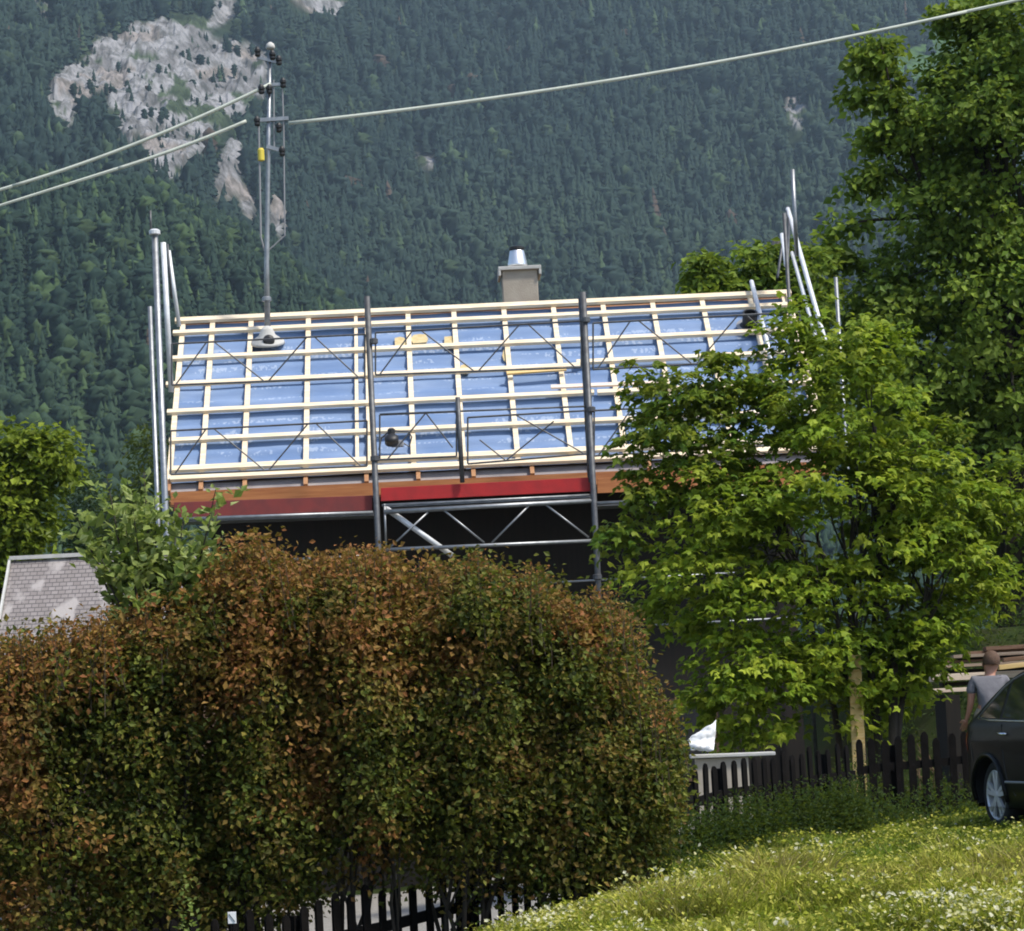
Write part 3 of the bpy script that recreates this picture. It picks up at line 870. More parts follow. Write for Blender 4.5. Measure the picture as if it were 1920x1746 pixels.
def crown(rng, ells, n_cl, cl_r, per, lsize, cols, kind, up=.6, outw=.45, rnd=.55, flat=.5, shell=.55, droop=.3, accent=None, acc_p=0.0, zlo=None, tone=.22):
    w = np.array([np.prod(e[1]) ** (2 / 3.) * (e[2] if len(e) > 2 else 1.0) for e in ells]); w /= w.sum()
    idx = rng.choice(len(ells), n_cl, p=w)
    c0 = np.array([e[0] for e in ells])[idx]; r0 = np.array([e[1] for e in ells])[idx]
    u = vn(rng.normal(0, 1, (n_cl, 3)))
    rad = shell + (1 - shell) * rng.random(n_cl) ** .7
    rad *= rng.uniform(.9, 1.12, n_cl)
    cc = c0 + u * r0 * rad[:, None]
    if zlo is not None:
        ok = cc[:, 2] > zlo; cc, u = cc[ok], u[ok]
    n_cl = len(cc)
    m = np.maximum(3, rng.poisson(per, n_cl))
    ci = np.repeat(np.arange(n_cl), m)
    N = len(ci)
    csz = cl_r * rng.uniform(.6, 1.35, n_cl)
    offs = np.clip(rng.normal(0, 1, (N, 3)), -1.7, 1.7) * csz[ci][:, None] * np.array([1, 1, flat]) * .6
    # pads sag outwards
    offs[:, 2] -= droop * np.sum(offs[:, :2] * u[ci][:, :2], 1).clip(0)
    C = cc[ci] + offs
    out = vn(u[ci] + offs / cl_r * .5)
    Nn = vn(np.array([0, 0, 1.0]) * up + out * outw + rng.normal(0, 1, (N, 3)) * rnd)
    D = vn(out * np.array([1, 1, .2]) + rng.normal(0, .7, (N, 3)) + np.array([0, 0, -droop]))
    cols = np.array(cols)
    cm = rng.random(n_cl); lm = np.clip(cm[ci] + rng.normal(0, .28, N), 0, 1) * (len(cols) - 1)
    i0 = np.minimum(lm.astype(int), len(cols) - 2); fr = (lm - i0)[:, None]
    col = cols[i0] * (1 - fr) + cols[i0 + 1] * fr
    col = col * rng.uniform(.8, 1.2, (N, 1)) * (rng.uniform(1 - tone, 1 + tone, n_cl)[ci])[:, None]
    if accent is not None:
        am = np.zeros(N, bool)
        if callable(acc_p): am = np.zeros(N, bool)
        else: am = (rng.random(n_cl) < acc_p)[ci] & (rng.random(N) < .8)
        ac = np.array(accent)[rng.integers(0, len(accent), N)] * rng.uniform(.75, 1.2, (N, 1))
        if callable(acc_p):
            mm = np.clip(acc_p(C) * 1.15 + rng.normal(0, .28, n_cl)[ci] + rng.normal(0, .12, N), 0, 1)[:, None]
            col = col * (1 - mm) + ac * mm
        else:
            col = np.where(am[:, None], ac, col)
    size = lsize * rng.uniform(.6, 1.3, N)
    return leaves(C, Nn, D, size, col, kind), cc
def shoots(rng, tips, lsize, cols, kind, step=.055, accent=None, acc_top=.35, jitter=.02, lean=.08):
    """upright leafy shoots; tips: list of (base, tip)"""
    Cs, Ns, Ds, Sz, Cl = [], [], [], [], []
    cols = np.array(cols)
    for b, t in tips:
        L = np.linalg.norm(t - b)
        k = max(4, int(L / step))
        for j in range(k):
            f = (j + rng.random()) / k
            p = b * (1 - f) + t * f
            a = rng.uniform(0, 6.283)
            o = np.array([math.cos(a), math.sin(a), .55])
            for q in range(2):
                oo = o * np.array([1 - 2 * q, 1 - 2 * q, 1]) + rng.normal(0, .25, 3)
                Cs.append(p + oo * .012 + rng.normal(0, jitter, 3)); Ds.append(oo)
                Ns.append(np.array([-oo[0] * .5, -oo[1] * .5, .8]) + rng.normal(0, .55, 3))
                Sz.append(lsize * rng.uniform(.7, 1.2) * (1.1 - .5 * f))
                c = cols[rng.integers(0, len(cols))]
                if accent is not None and f > 1 - acc_top * rng.uniform(.4, 1.4): c = np.array(accent)[rng.integers(0, len(accent))]
                Cl.append(c * rng.uniform(.8, 1.2))
    return leaves(np.array(Cs), vn(np.array(Ns)), np.array(Ds), np.array(Sz), np.array(Cl), kind)
def merge(L):
    V, F, T, o = [], [], [], 0
    for v, f, t in L:
        V.append(v); F.append(f + o); T.append(t); o += len(v)
    return np.concatenate(V), np.concatenate(F), np.concatenate(T)
def limb(rng, mb, a, b, r0, r1, wob=.08, n=6):
    pts, k = [], 6
    for i in range(k + 1):
        t = i / k
        p = a * (1 - t) + b * t + rng.normal(0, wob * math.sin(math.pi * t), 3) * np.linalg.norm(b - a) * .35
        p[2] += .06 * np.linalg.norm(b - a) * math.sin(math.pi * t)
        pts.append(p)
    mb.tube(pts, [r0 + (r1 - r0) * i / k for i in range(k + 1)], n)
M['leaf'] = leaf_mat('broad_leaf', .48, .55, .2)
M['leaf_matt'] = leaf_mat('small_leaf', .35, .6, .18)
def plant(name, label, cat, base, V, F, T, trunk_mb=None, group=None, lm='leaf', crown_name='crown', trunk_name='trunk', stems=None):
    root = thing(name, label, cat, base, group)
    np_obj(crown_name, V, F, M[lm], root, tint=T)
    if trunk_mb is not None and trunk_mb.v:
        trunk_mb.build(trunk_name, M['bark'], root, smooth=True)
    for s in stems or []:
        s.build('stem', M['bark'], root, smooth=True)
    return root
def limbs_to(rng, mb, base, fork, tips, r0, r1, k):
    for i in rng.choice(len(tips), min(k, len(tips)), replace=False):
        t = tips[i]
        f = fork[rng.integers(0, len(fork))] if isinstance(fork, list) else fork
        limb(rng, mb, f, t, r1, .008)

# ------------------------------------------------------------------ maple in front of the house
rng = np.random.default_rng(21)
Ym = 33.0
el = [px_ell(1600, 760, 185, 150, Ym, 1.0), px_ell(1500, 720, 120, 120, Ym + .2, .8), px_ell(1620, 650, 90, 70, Ym, .6), px_ell(1500, 620, 42, 75, Ym + .3, .4),
      px_ell(1560, 960, 250, 170, Ym - .2, 1.2), px_ell(1360, 960, 175, 100, Ym - .3, .9), px_ell(1730, 940, 130, 150, Ym, .9), px_ell(1320, 1090, 165, 90, Ym - .3, .9),
      px_ell(1500, 1160, 230, 120, Ym - .2, 1.1), px_ell(1790, 1030, 130, 110, Ym + .1, .8), px_ell(1420, 1260, 150, 90, Ym - .5, .8), px_ell(1620, 1260, 120, 70, Ym + .3, .7),
      px_ell(1370, 1310, 90, 70, Ym - .6, .6), px_ell(1850, 1110, 75, 60, Ym + .1, .6), px_ell(1700, 1290, 50, 70, Ym + .3, .5), px_ell(1900, 930, 40, 90, Ym + .3, .5), px_ell(1500, 1350, 110, 55, Ym - .4, .6, .7), px_ell(1390, 1365, 70, 45, Ym - .5, .5, .8), px_ell(1600, 1340, 60, 50, Ym + .3, .4, .6), px_ell(1700, 1225, 75, 70, Ym - .1, .5, 1.2), px_ell(1745, 1165, 85, 70, Ym, .6, 1.1), px_ell(1560, 1240, 90, 80, Ym - .5, .6)]
mcols = [(.115, .185, .014), (.175, .26, .018), (.25, .33, .025), (.34, .40, .038)]
L1, tips1 = crown(rng, el, 760, .25, 30, .105, mcols, 'maple', up=.8, outw=.4, rnd=.42, flat=.30, shell=.45, droop=.5)
el2 = [px_ell(1260, 800, 110, 75, Ym - .3, .6), px_ell(1300, 740, 120, 55, Ym - .1, .6), px_ell(1210, 700, 45, 35, Ym - .2, .3), px_ell(1400, 770, 70, 80, Ym - .1, .6), px_ell(1190, 870, 45, 45, Ym - .3, .3),
       px_ell(1330, 880, 130, 60, Ym - .3, .7), px_ell(1345, 680, 35, 35, Ym, .25), px_ell(1170, 1000, 40, 60, Ym - .3, .4), px_ell(1220, 930, 60, 50, Ym - .3, .5), px_ell(1790, 800, 25, 60, Ym + .3, .3)]
L2, tips2 = crown(rng, el2, 200, .20, 22, .105, [(.08, .15, .015), (.14, .20, .02), (.22, .26, .03)], 'maple', up=.85, outw=.35, rnd=.45, flat=.3, shell=.2, droop=.5)
tb = at(1640, 1440, Ym); tb[2] = float(ground(tb[0], tb[1])) - .1
stems = []
forks = []
for (px0, px1, py1, r) in ((1618, 1590, 900, .05), (1640, 1640, 800, .06), (1668, 1672, 950, .065), (1600, 1470, 980, .045), (1625, 1530, 1000, .04), (1655, 1760, 1000, .045)):
    b = at(px0, 1440, Ym + rng.uniform(-.3, .3)); b[2] = float(ground(b[0], b[1])) - .1
    t = at(px1, py1, Ym + rng.uniform(-.4, .4))
    mb = MB(); limb(rng, mb, b, t, r, r * .45, .05, 8)
    near_ = sorted(list(tips1) + list(tips2), key=lambda q: np.linalg.norm(q - t))[:90]
    for i in rng.choice(90, 12, replace=False):
        f_ = rng.uniform(.45, 1)
        limb(rng, mb, b * (1 - f_) + t * f_, near_[i], r * .35, .006, .06, 5)
    stems.append(mb)
plant('maple_tree', 'bright green many-stemmed maple covering the roof end and scaffold corner', 'tree', tb, *merge([L1, L2]), stems=stems)

# ------------------------------------------------------------------ big dark tree at the side of the house
rng = np.random.default_rng(22)
Yb = 52.0
el = [px_ell(1890, 300, 200, 260, Yb, 2.2), px_ell(1850, 600, 230, 220, Yb, 2.4), px_ell(1790, 480, 120, 150, Yb - .5, 1.6), px_ell(1730, 690, 150, 160, Yb - .4, 1.6), px_ell(1880, 860, 190, 220, Yb, 2.0),
      px_ell(1980, 120, 150, 220, Yb, 2.2), px_ell(1860, 130, 70, 120, Yb, 1.2), px_ell(1960, 560, 200, 500, Yb + 1, 2.5), px_ell(1660, 560, 60, 80, Yb - .2, .7), px_ell(1760, 270, 80, 100, Yb, 1.2), px_ell(1700, 360, 80, 80, Yb, .9),
      px_ell(1760, 900, 130, 170, Yb + 1, 1.6), px_ell(1880, 1060, 120, 90, Yb + 1, 1.4)]
bcols = [(.075, .13, .018), (.118, .19, .024), (.165, .245, .032), (.22, .30, .042)]
L1, tips1 = crown(rng, el, 1050, .38, 50, .155, bcols, 'ovate', up=.5, outw=.55, rnd=.55, flat=.55, shell=.62, droop=.45)
el2 = [px_ell(1640, 105, 36, 45, Yb, .5), px_ell(1615, 180, 36, 40, Yb, .4), px_ell(1665, 170, 40, 50, Yb, .5), px_ell(1690, 240, 50, 50, Yb, .6), px_ell(1645, 265, 35, 30, Yb, .4), px_ell(1600, 345, 28, 20, Yb, .3), px_ell(1640, 335, 45, 25, Yb, .4),
       px_ell(1590, 425, 40, 25, Yb, .4), px_ell(1780, 150, 45, 40, Yb, .5), px_ell(1760, 40, 30, 25, Yb, .3), px_ell(1790, 20, 35, 35, Yb, .4), px_ell(1730, 30, 20, 10, Yb, .2), px_ell(1850, 40, 50, 60, Yb, .6), px_ell(1570, 480, 40, 35, Yb, .5)]
L2, tips2 = crown(rng, el2, 190, .26, 24, .19, bcols[1:], 'ovate', up=.55, outw=.45, rnd=.55, flat=.6, shell=.1, droop=.4)
tb = at(1900, 1300, Yb + .4); tb[2] = float(ground(tb[0], tb[1])) - .2
mb = MB(); ftop = at(1890, 420, Yb + .4); limb(rng, mb, tb, ftop, .34, .14, .02, 12)
allt = list(tips1) + list(tips2)
for i in rng.choice(len(allt), 70, replace=False):
    f_ = rng.uniform(.35, 1.0)
    limb(rng, mb, tb * (1 - f_) + ftop * f_, allt[i], .09, .015, .06, 6)
plant('broadleaf_tree', 'tall dark green broadleaf tree reaching out of the picture beside the house', 'tree', tb, *merge([L1, L2]), trunk_mb=mb)

# trees whose tops show over the ridge
for seed, name_label, ells, px in ((31, 'small round tree top peeping over the ridge, closest to the chimney', [px_ell(1325, 520, 28, 38, 50, .45), px_ell(1350, 545, 26, 26, 50, .4), px_ell(1330, 590, 60, 50, 50, .8), px_ell(1350, 700, 100, 120, 50, 1.2)], 1340),
                                   (32, 'bushy tree top behind the ridge between the round one and the tall dark tree', [px_ell(1430, 505, 50, 45, 51, .6), px_ell(1490, 480, 50, 30, 51, .5), px_ell(1400, 545, 40, 32, 51, .6), px_ell(1500, 540, 75, 70, 51, .9), px_ell(1470, 680, 130, 150, 51, 1.4)], 1460)):
    rng = np.random.default_rng(seed)
    Lc, tp = crown(rng, ells, 330, .28, 26, .17, bcols, 'ovate', up=.6, outw=.45, rnd=.5, flat=.6, shell=.4, droop=.4)
    b = at(px, 1250, 51); b[2] = float(ground(b[0], b[1])) - .2
    mb = MB(); t = at(px, 560, 51); limb(rng, mb, b, t, .16, .04, .03, 8)
    for i in rng.choice(len(tp), 18, replace=False):
        f_ = rng.uniform(.5, 1); limb(rng, mb, b * (1 - f_) + t * f_, tp[i], .04, .008, .06, 5)
    plant('garden_tree', name_label, 'tree', b, *Lc, trunk_mb=mb, group='trees behind the house')

# yellow-green tree at the edge of the picture
rng = np.random.default_rng(33)
Yl = 62.0
el = [px_ell(90, 850, 50, 60, Yl, .8), px_ell(20, 880, 90, 80, Yl, 1.1), px_ell(40, 970, 60, 60, Yl, 1.0), px_ell(-40, 960, 110, 140, Yl, 1.4), px_ell(15, 1040, 60, 60, Yl, .9), px_ell(-20, 1130, 90, 90, Yl, 1.2), px_ell(10, 810, 20, 20, Yl, .3)]
L1, tp = crown(rng, el, 420, .40, 30, .20, [(.105, .155, .015), (.17, .23, .02), (.25, .31, .03)], 'ovate', up=.7, outw=.4, rnd=.5, flat=.5, shell=.4, droop=.4)
b = at(-10, 1400, Yl); b[2] = float(ground(b[0], b[1])) - .2
mb = MB(); t = at(0, 900, Yl); limb(rng, mb, b, t, .18, .05, .03, 8)
for i in rng.choice(len(tp), 26, replace=False):
    f_ = rng.uniform(.4, 1); limb(rng, mb, b * (1 - f_) + t * f_, tp[i], .05, .01, .06, 5)
plant('garden_tree', 'yellow-green tree above the grey shed roof at the picture edge', 'tree', b, *L1, trunk_mb=mb)

# dark bushes on the valley floor between shed and house
for seed, label, ells, px, Yq, cols in ((41, 'dark bluish conifer behind the grey shed roof', [px_ell(165, 960, 35, 90, 75, 1.0), px_ell(170, 1060, 60, 90, 75, 1.2)], 168, 75, [(.02, .042, .022), (.03, .06, .03)]),
                                        (42, 'olive green bushy tree beside the house gable behind the sapling', [px_ell(235, 1000, 50, 80, 68, 1.0), px_ell(285, 900, 40, 120, 68, .9), px_ell(270, 1080, 90, 90, 68, 1.2)], 265, 68, [(.035, .055, .012), (.055, .08, .018)])):
    rng = np.random.default_rng(seed)
    Lc, tp = crown(rng, ells, 200, .34, 26, .16, cols, 'narrow', up=.4, outw=.5, rnd=.6, flat=.9, shell=.35, droop=.5)
    b = at(px, 1300, Yq); b[2] = float(ground(b[0], b[1])) - .2
    mb = MB(); limb(rng, mb, b, at(px, 960, Yq), .14, .04, .02, 8)
    plant('garden_tree', label, 'tree', b, *Lc, trunk_mb=mb)

# ------------------------------------------------------------------ hedge shrubs
RED = [(.24, .095, .032), (.31, .135, .045), (.25, .13, .036), (.30, .175, .045)]
HG = [(.034, .052, .010), (.060, .082, .013), (.095, .118, .018), (.155, .170, .028)]
def hedge(seed, label, ells, tops, Y, redf, px_base, n_cl):
    rng = np.random.default_rng(seed)
    def acc(C):
        nz = fbm(C[:, 0] * 1.3 + 3.1, C[:, 2] * 1.6 + C[:, 1] * .5, 50, 3)
        zt = np.clip((C[:, 2] - .2) / 2.4, 0, 1)
        return np.clip((nz - .815 + redf * .28 + .25 * zt) * 4.2, 0.03, .82)
    zb_ = Y
    ells = [(c + np.array([0, (Y - c[1]) * .8 + .45 * np.clip((1.9 - c[2]) / 1.6, -.6, 1), -.10]), r * np.array([1, .95, .92]), w) for c, r, w in ells]
    for (px, py, w_, k_) in tops:
        ells.append(px_ell(px, py + 78, 38, 50, Y + rng.uniform(-.3, .3), .36, 1.25))
    L1, cc = crown(rng, ells, int(n_cl * .9), .17, 42, .055, HG, 'ovate', up=.5, outw=.4, rnd=.6, flat=1.25, shell=.45, droop=.15, tone=.38, accent=RED, acc_p=acc, zlo=-.5)
    tips = []
    for (px, py, w, k) in tops:
        for _ in range(int(k * 3.0)):
            x = px + rng.normal(0, w); y = py + abs(rng.normal(0, 24)) + abs(x - px) * .55 - 10
            t = at(x, y, Y + rng.normal(0, .35)); b = t + np.array([rng.normal(0, .06), rng.normal(0, .06), -rng.uniform(.3, .7)])
            tips.append((b, t))
    L2 = shoots(rng, tips, .058, HG[1:], 'ovate', step=.045, accent=RED, acc_top=.25 + .5 * redf)
    tb_, tt2 = np.array([q[0] for q in tips]), np.array([q[1] for q in tips])
    o3 = np.array([[.006, 0, 0], [-.003, .005, 0], [-.003, -.005, 0]])
    tv_ = np.concatenate([tb_[:, None] + o3, tt2[:, None] + o3 * .3], 1).reshape(-1, 3)
    tf_ = np.array([[0, 1, 4], [0, 4, 3], [1, 2, 5], [1, 5, 4], [2, 0, 3], [2, 3, 5]])
    L3 = (tv_, (tf_[None] + (np.arange(len(tips)) * 6)[:, None, None]).reshape(-1, 3), np.tile([[.06, .045, .03]], (len(tv_), 1)))
    base = at(px_base, 1700, Y); base[2] = float(ground(base[0], base[1]))
    stems = []
    for i in range(7):
        b = base + np.array([rng.uniform(-.32, .32), rng.uniform(-.1, .4), 0]); b[2] = float(ground(b[0], b[1])) - .05
        t = cc[rng.integers(0, len(cc))]; t = t * .8 + (base + np.array([0, 0, 2.0])) * .2
        mb = MB(); limb(rng, mb, b, t, .024, .008, .04, 6)
        for q in range(4):
            s_ = cc[rng.integers(0, len(cc))]; f_ = rng.uniform(.3, .8)
            limb(rng, mb, b * (1 - f_) + t * f_, s_, .011, .004, .05, 5)
        stems.append(mb)
    V, F, T = merge([L1, L2, L3])
    plant('hedge_shrub', label, 'shrub', base, V, F, T, group='reddish hedge shrubs along the picket fence', lm='leaf_matt', crown_name='foliage', stems=stems)
Yh = 22.2
hedge(51, 'hedge shrub under the grey shed roof with copper tips spilling past the picture edge',
      [px_ell(40, 1340, 150, 150, Yh - .6, .9), px_ell(110, 1260, 110, 80, Yh - .3, .7), px_ell(60, 1500, 170, 160, Yh - .8, 1.0), px_ell(60, 1680, 170, 120, Yh - .8, 1.0), px_ell(-80, 1500, 150, 300, Yh - .6, 1.0)],
      [(40, 1180, 40, 22), (120, 1165, 45, 26), (190, 1150, 30, 14), (-40, 1230, 60, 20)], Yh - .4, .85, 60, 800)
hedge(52, 'hedge shrub below the pale sapling, dark green with a few rusty patches',
      [px_ell(260, 1320, 130, 150, Yh - .3, .9), px_ell(330, 1200, 110, 110, Yh, .8), px_ell(260, 1520, 160, 160, Yh - .6, 1.0), px_ell(280, 1680, 160, 110, Yh - .6, 1.0)],
      [(270, 1130, 40, 18), (350, 1120, 40, 20)], Yh, .35, 270, 850)
hedge(53, 'tall hedge shrub with copper tips in front of the dull red toe board',
      [px_ell(480, 1130, 100, 100, Yh + .1, .8), px_ell(480, 1290, 130, 160, Yh, .9), px_ell(480, 1490, 140, 160, Yh - .3, 1.0), px_ell(450, 1650, 130, 100, Yh - .4, .9, .45)],
      [(480, 1005, 26, 22), (440, 1040, 26, 18), (530, 1050, 26, 18), (410, 1060, 20, 10)], Yh + .1, .75, 490, 850)
hedge(54, 'hedge shrub with the reddest tips below the white diagonal scaffold pole',
      [px_ell(660, 1130, 100, 80, Yh + .3, .8), px_ell(680, 1270, 140, 150, Yh + .2, .9), px_ell(690, 1430, 140, 150, Yh, .9), px_ell(640, 1590, 120, 80, Yh - .2, .7, .25)],
      [(590, 1045, 26, 22), (650, 1030, 32, 30), (720, 1035, 26, 24), (690, 1030, 20, 12)], Yh + .3, .6, 680, 800)
hedge(55, 'mostly olive green hedge shrub under the middle of the lattice girder',
      [px_ell(880, 1140, 120, 80, Yh + .6, .8), px_ell(870, 1290, 140, 150, Yh + .4, .9), px_ell(870, 1460, 150, 150, Yh + .2, .9, .9), px_ell(870, 1600, 120, 80, Yh, .7, .3)],
      [(800, 1050, 26, 16), (890, 1040, 26, 20), (920, 1060, 30, 16), (1000, 1060, 22, 14)], Yh + .5, .35, 870, 800)
hedge(56, 'hedge shrub around the foot of the tall coupled scaffold post',
      [px_ell(1070, 1235, 105, 92, Yh + .9, .8), px_ell(1060, 1370, 140, 150, Yh + .7, .9), px_ell(1050, 1520, 140, 130, Yh + .4, .8), px_ell(1070, 1620, 110, 50, Yh + .2, .5)],
      [(1120, 1105, 24, 20), (1060, 1130, 30, 16), (1162, 1140, 22, 12), (1000, 1085, 22, 10)], Yh + .9, .45, 1070, 760)
hedge(57, 'low hedge shrub at the end of the row beside the maple',
      [px_ell(1180, 1400, 62, 80, Yh + 1.3, .7), px_ell(1195, 1450, 75, 100, Yh + 1.1, .8), px_ell(1170, 1550, 85, 60, Yh + .8, .7, .6)],
      [(1180, 1250, 24, 14), (1226, 1310, 20, 12)], Yh + 1.3, .40, 1150, 480)

# pale sapling standing in the hedge
rng = np.random.default_rng(61)
Ysap = 22.1
SG = [(.20, .27, .06), (.29, .36, .10), (.38, .44, .17)]
tips, stm = [], []
bs = at(300, 1330, Ysap); bs[2] = float(ground(bs[0], bs[1])) - .05
for (px, py) in ((200, 892), (225, 930), (270, 885), (290, 935), (405, 915), (398, 960), (345, 960), (160, 1010), (215, 990), (250, 960), (330, 1000), (370, 1010), (190, 1050), (240, 1040), (300, 1030), (140, 960), (420, 1000)):
    t = at(px, py, Ysap + rng.normal(0, .25))
    m_ = at(300 + (px - 300) * .55, 1130, Ysap + rng.normal(0, .15))
    tips.append((m_, t))
    mb = MB(); mb.tube([bs + rng.normal(0, .04, 3) * [1, 1, 0], bs * .5 + m_ * .5 + rng.normal(0, .04, 3), m_, m_ * .4 + t * .6, t], [.016, .013, .010, .006, .003], 5)
    stm.append(mb)
    for _ in range(5):
        f_ = rng.uniform(.1, .8); q = m_ * (1 - f_) + t * f_
        tips.append((q, q + np.array([rng.normal(0, .16), rng.normal(0, .16), rng.uniform(.06, .28)])))
for _ in range(46):
    q = at(rng.uniform(220, 400), rng.uniform(1060, 1250), Ysap + rng.normal(0, .2)); tips.append((q, q + np.array([rng.normal(0, .12), rng.normal(0, .1), rng.uniform(.1, .3)])))
L1 = shoots(rng, tips, .115, SG, 'ovate', step=.045, jitter=.022)
plant('sapling', 'pale green sapling with upright leafy shoots growing above the hedge near the shed', 'tree', bs, *L1, lm='leaf', stems=stm)
# small weed
rng = np.random.default_rng(62)
wb_ = at(350, 1735, 20.6); wb_[2] = float(ground(wb_[0], wb_[1]))
tips = [(wb_ + np.array([rng.normal(0, .03), 0, 0]), at(px, py, 20.5)) for px, py in ((350, 1640), (340, 1662), (362, 1665), (352, 1690))]
plant('garden_weed', 'small light green weed at the foot of the dark hedge', 'plant', wb_, *shoots(rng, tips, .07, SG[:2], 'ovate', step=.05))

# bare brown brush on the bank above the timber
rng = np.random.default_rng(63)
bb_ = at(1790, 1215, 36.8); bb_[2] = float(ground(bb_[0], bb_[1])) - .03
mb = MB()
for _ in range(90):
    q = bb_ + np.array([rng.normal(0, .32), rng.normal(0, .2), 0]); q[2] = float(ground(q[0], q[1])) - .05
    a = rng.uniform(0, 6.28); tt_ = q + np.array([math.cos(a) * .3, math.sin(a) * .2, rng.uniform(.2, .6)])
    mb.tube([q, (q + tt_) / 2 + rng.normal(0, .05, 3), tt_], [.012, .009, .004], 4)
M['twig'] = mat('dry_twig', (.14, .09, .05), .95)
o = mb.build('brushwood', M['twig'], None, org=bb_); o.location = bb_
tag(o, 'tangle of dry brown brushwood on the bank above the stacked boards', 'brushwood')

# ------------------------------------------------------------------ picket fence
def fence(label, pts, pitch, h, w, seed, zt=None):
    rng = np.random.default_rng(seed)
    pts = [np.array(p) for p in pts]
    root = thing('picket_fence', label, 'fence', (pts[0][0], pts[0][1], float(ground(*pts[0]))), 'dark picket fences by the lawn')
    seg = [np.linalg.norm(b - a) for a, b in zip(pts, pts[1:])]
    tot = sum(seg)
    def P(s):
        for (a, b), l in zip(zip(pts, pts[1:]), seg):
            if s <= l or b is pts[-1]:
                return a + (b - a) * (s / l), nrm(b - a)
            s -= l
    s = 0.03
    while s < tot:
        p, d = P(s)
        z = float(ground(*p)); hh = h * rng.uniform(.96, 1.05)
        lean = rng.normal(0, .012); ww = w * rng.uniform(.9, 1.15)
        mb = MB()
        d3 = np.array([d[0], d[1], 0]); n3 = np.array([-d[1], d[0], 0])
        b = np.array([p[0], p[1], z])
        prof = [(-ww / 2, -.05), (ww / 2, -.05), (ww / 2, hh - .05), (ww * .28, hh - .012), (0, hh), (-ww * .28, hh - .012), (-ww / 2, hh - .05)]
        V = [b + d3 * (u + lean * v) + np.array([0, 0, v]) + n3 * q for q in (-.035, -.012) for u, v in prof]
        k = len(prof)
        mb.add(V, [tuple(range(k)), tuple(range(2 * k - 1, k - 1, -1))] + [(i, i + k, (i + 1) % k + k, (i + 1) % k) for i in range(k)])
        mb.build('picket', M['fence'], root)
        s += pitch * rng.uniform(.93, 1.08)
    for zz in (.24, .68):
        mb = MB()
        q = [P(t)[0] for t in np.linspace(0, tot - 1e-3, 14)]
        for a, b in zip(q, q[1:]):
            mb.beam((a[0], a[1], float(ground(*a)) + zz * h), (b[0], b[1], float(ground(*b)) + zz * h), .04, .085)
        mb.build('rail', M['fence'], root)
    for t in np.arange(.4, tot, 2.1):
        p, d = P(t)
        z = float(ground(*p)); n3 = np.array([-d[1], d[0], 0])
        MB().beam(np.array([p[0], p[1], z - .1]) + n3 * .07, np.array([p[0], p[1], z + h * .92]) + n3 * .07, .09, .09, (d[0], d[1], 0)).build('post', M['fence'], root)
    return root
fence('dark picket fence running along the hedge and up the edge of the lawn', [(-3.4, 19.9), (-2.2, 21.3), (-.46, 23.5), (1.92, 27.0), (3.35, 29.1)], .19, .98, .075, 71)
fence('dark picket fence behind the black car, between the person and the lawn', [(3.55, 30.5), (5.2, 30.7), (7.4, 31.2)], .147, .95, .075, 72)

# small white sign plate in the hedge bottom
sg = at(435, 1721, 20.35)
st_ = thing('sign_plate', 'tiny white square plate on a stake at the hedge foot', 'sign', (sg[0], sg[1], float(ground(sg[0], sg[1]))))
M['white'] = mat('white_paint', (.75, .75, .74), .6)
MB().box(sg, (.030, 0, 0), (0, .003, 0), (0, 0, .042)).build('plate', M['white'], st_, bevel=.002)
MB().beam(sg + np.array([-.020, -.0045, .028]), sg + np.array([.020, -.0045, -.028]), .003, .009, (0, 1, 0)).build('mark', M['black'], st_)
MB().beam((sg[0], sg[1] + .012, float(ground(sg[0], sg[1])) - .05), sg + np.array([0, .012, .03]), .015, .015, (0, 1, 0)).build('stake', M['fence'], st_)

# ------------------------------------------------------------------ grey shed
Ys = 37.0
sA, sB, sC = at(22, 1052, Ys), at(330, 1036, Ys), at(6, 1215, Ys - 1.6)
sh_u = nrm((sB - sA) * [1, 1, 0])
shn = np.array([-sh_u[1], sh_u[0], 0])
shed = thing('shed', 'low shed with a weathered grey shingle roof beside the hedge', 'shed', (sA[0] + 1, sA[1], float(ground(sA[0] + 1, sA[1]))))
def shingle_mat():
    m = mat('weathered_shingles', (.20, .185, .18), .9, col2=(.27, .25, .24), scale=4, bump=.3)
    nt = m.node_tree; b = nt.nodes['Principled BSDF']
    tc = nt.nodes.new('ShaderNodeTexCoord')
    mp = nt.nodes.new('ShaderNodeMapping'); mp.inputs['Scale'].default_value = (1, .55, 1)
    br = nt.nodes.new('ShaderNodeTexBrick'); br.inputs['Scale'].default_value = 5.5
    br.inputs['Color1'].default_value = (.19, .165, .155, 1); br.inputs['Color2'].default_value = (.25, .22, .21, 1); br.inputs['Mortar'].default_value = (.09, .08, .08, 1)
    br.inputs['Mortar Size'].default_value = .03
    nz = nt.nodes.new('ShaderNodeTexNoise'); nz.inputs['Scale'].default_value = 2.6; nz.inputs['Detail'].default_value = 5
    r = nt.nodes.new('ShaderNodeValToRGB'); r.color_ramp.elements[0].position = .52; r.color_ramp.elements[1].position = .60
    mx = nt.nodes.new('ShaderNodeMix'); mx.data_type = 'RGBA'; mx.inputs[7].default_value = (.33, .30, .285, 1)
    nt.links.new(tc.outputs['UV'], mp.inputs[0]); nt.links.new(mp.outputs[0], br.inputs['Vector'])
    nt.links.new(mp.outputs[0], nz.inputs['Vector']); nt.links.new(nz.outputs['Fac'], r.inputs[0])
    nt.links.new(r.outputs[0], mx.inputs[0]); nt.links.new(br.outputs[0], mx.inputs[6]); nt.links.new(mx.outputs[2], b.inputs['Base Color'])
    return m
M['shingle'] = shingle_mat()
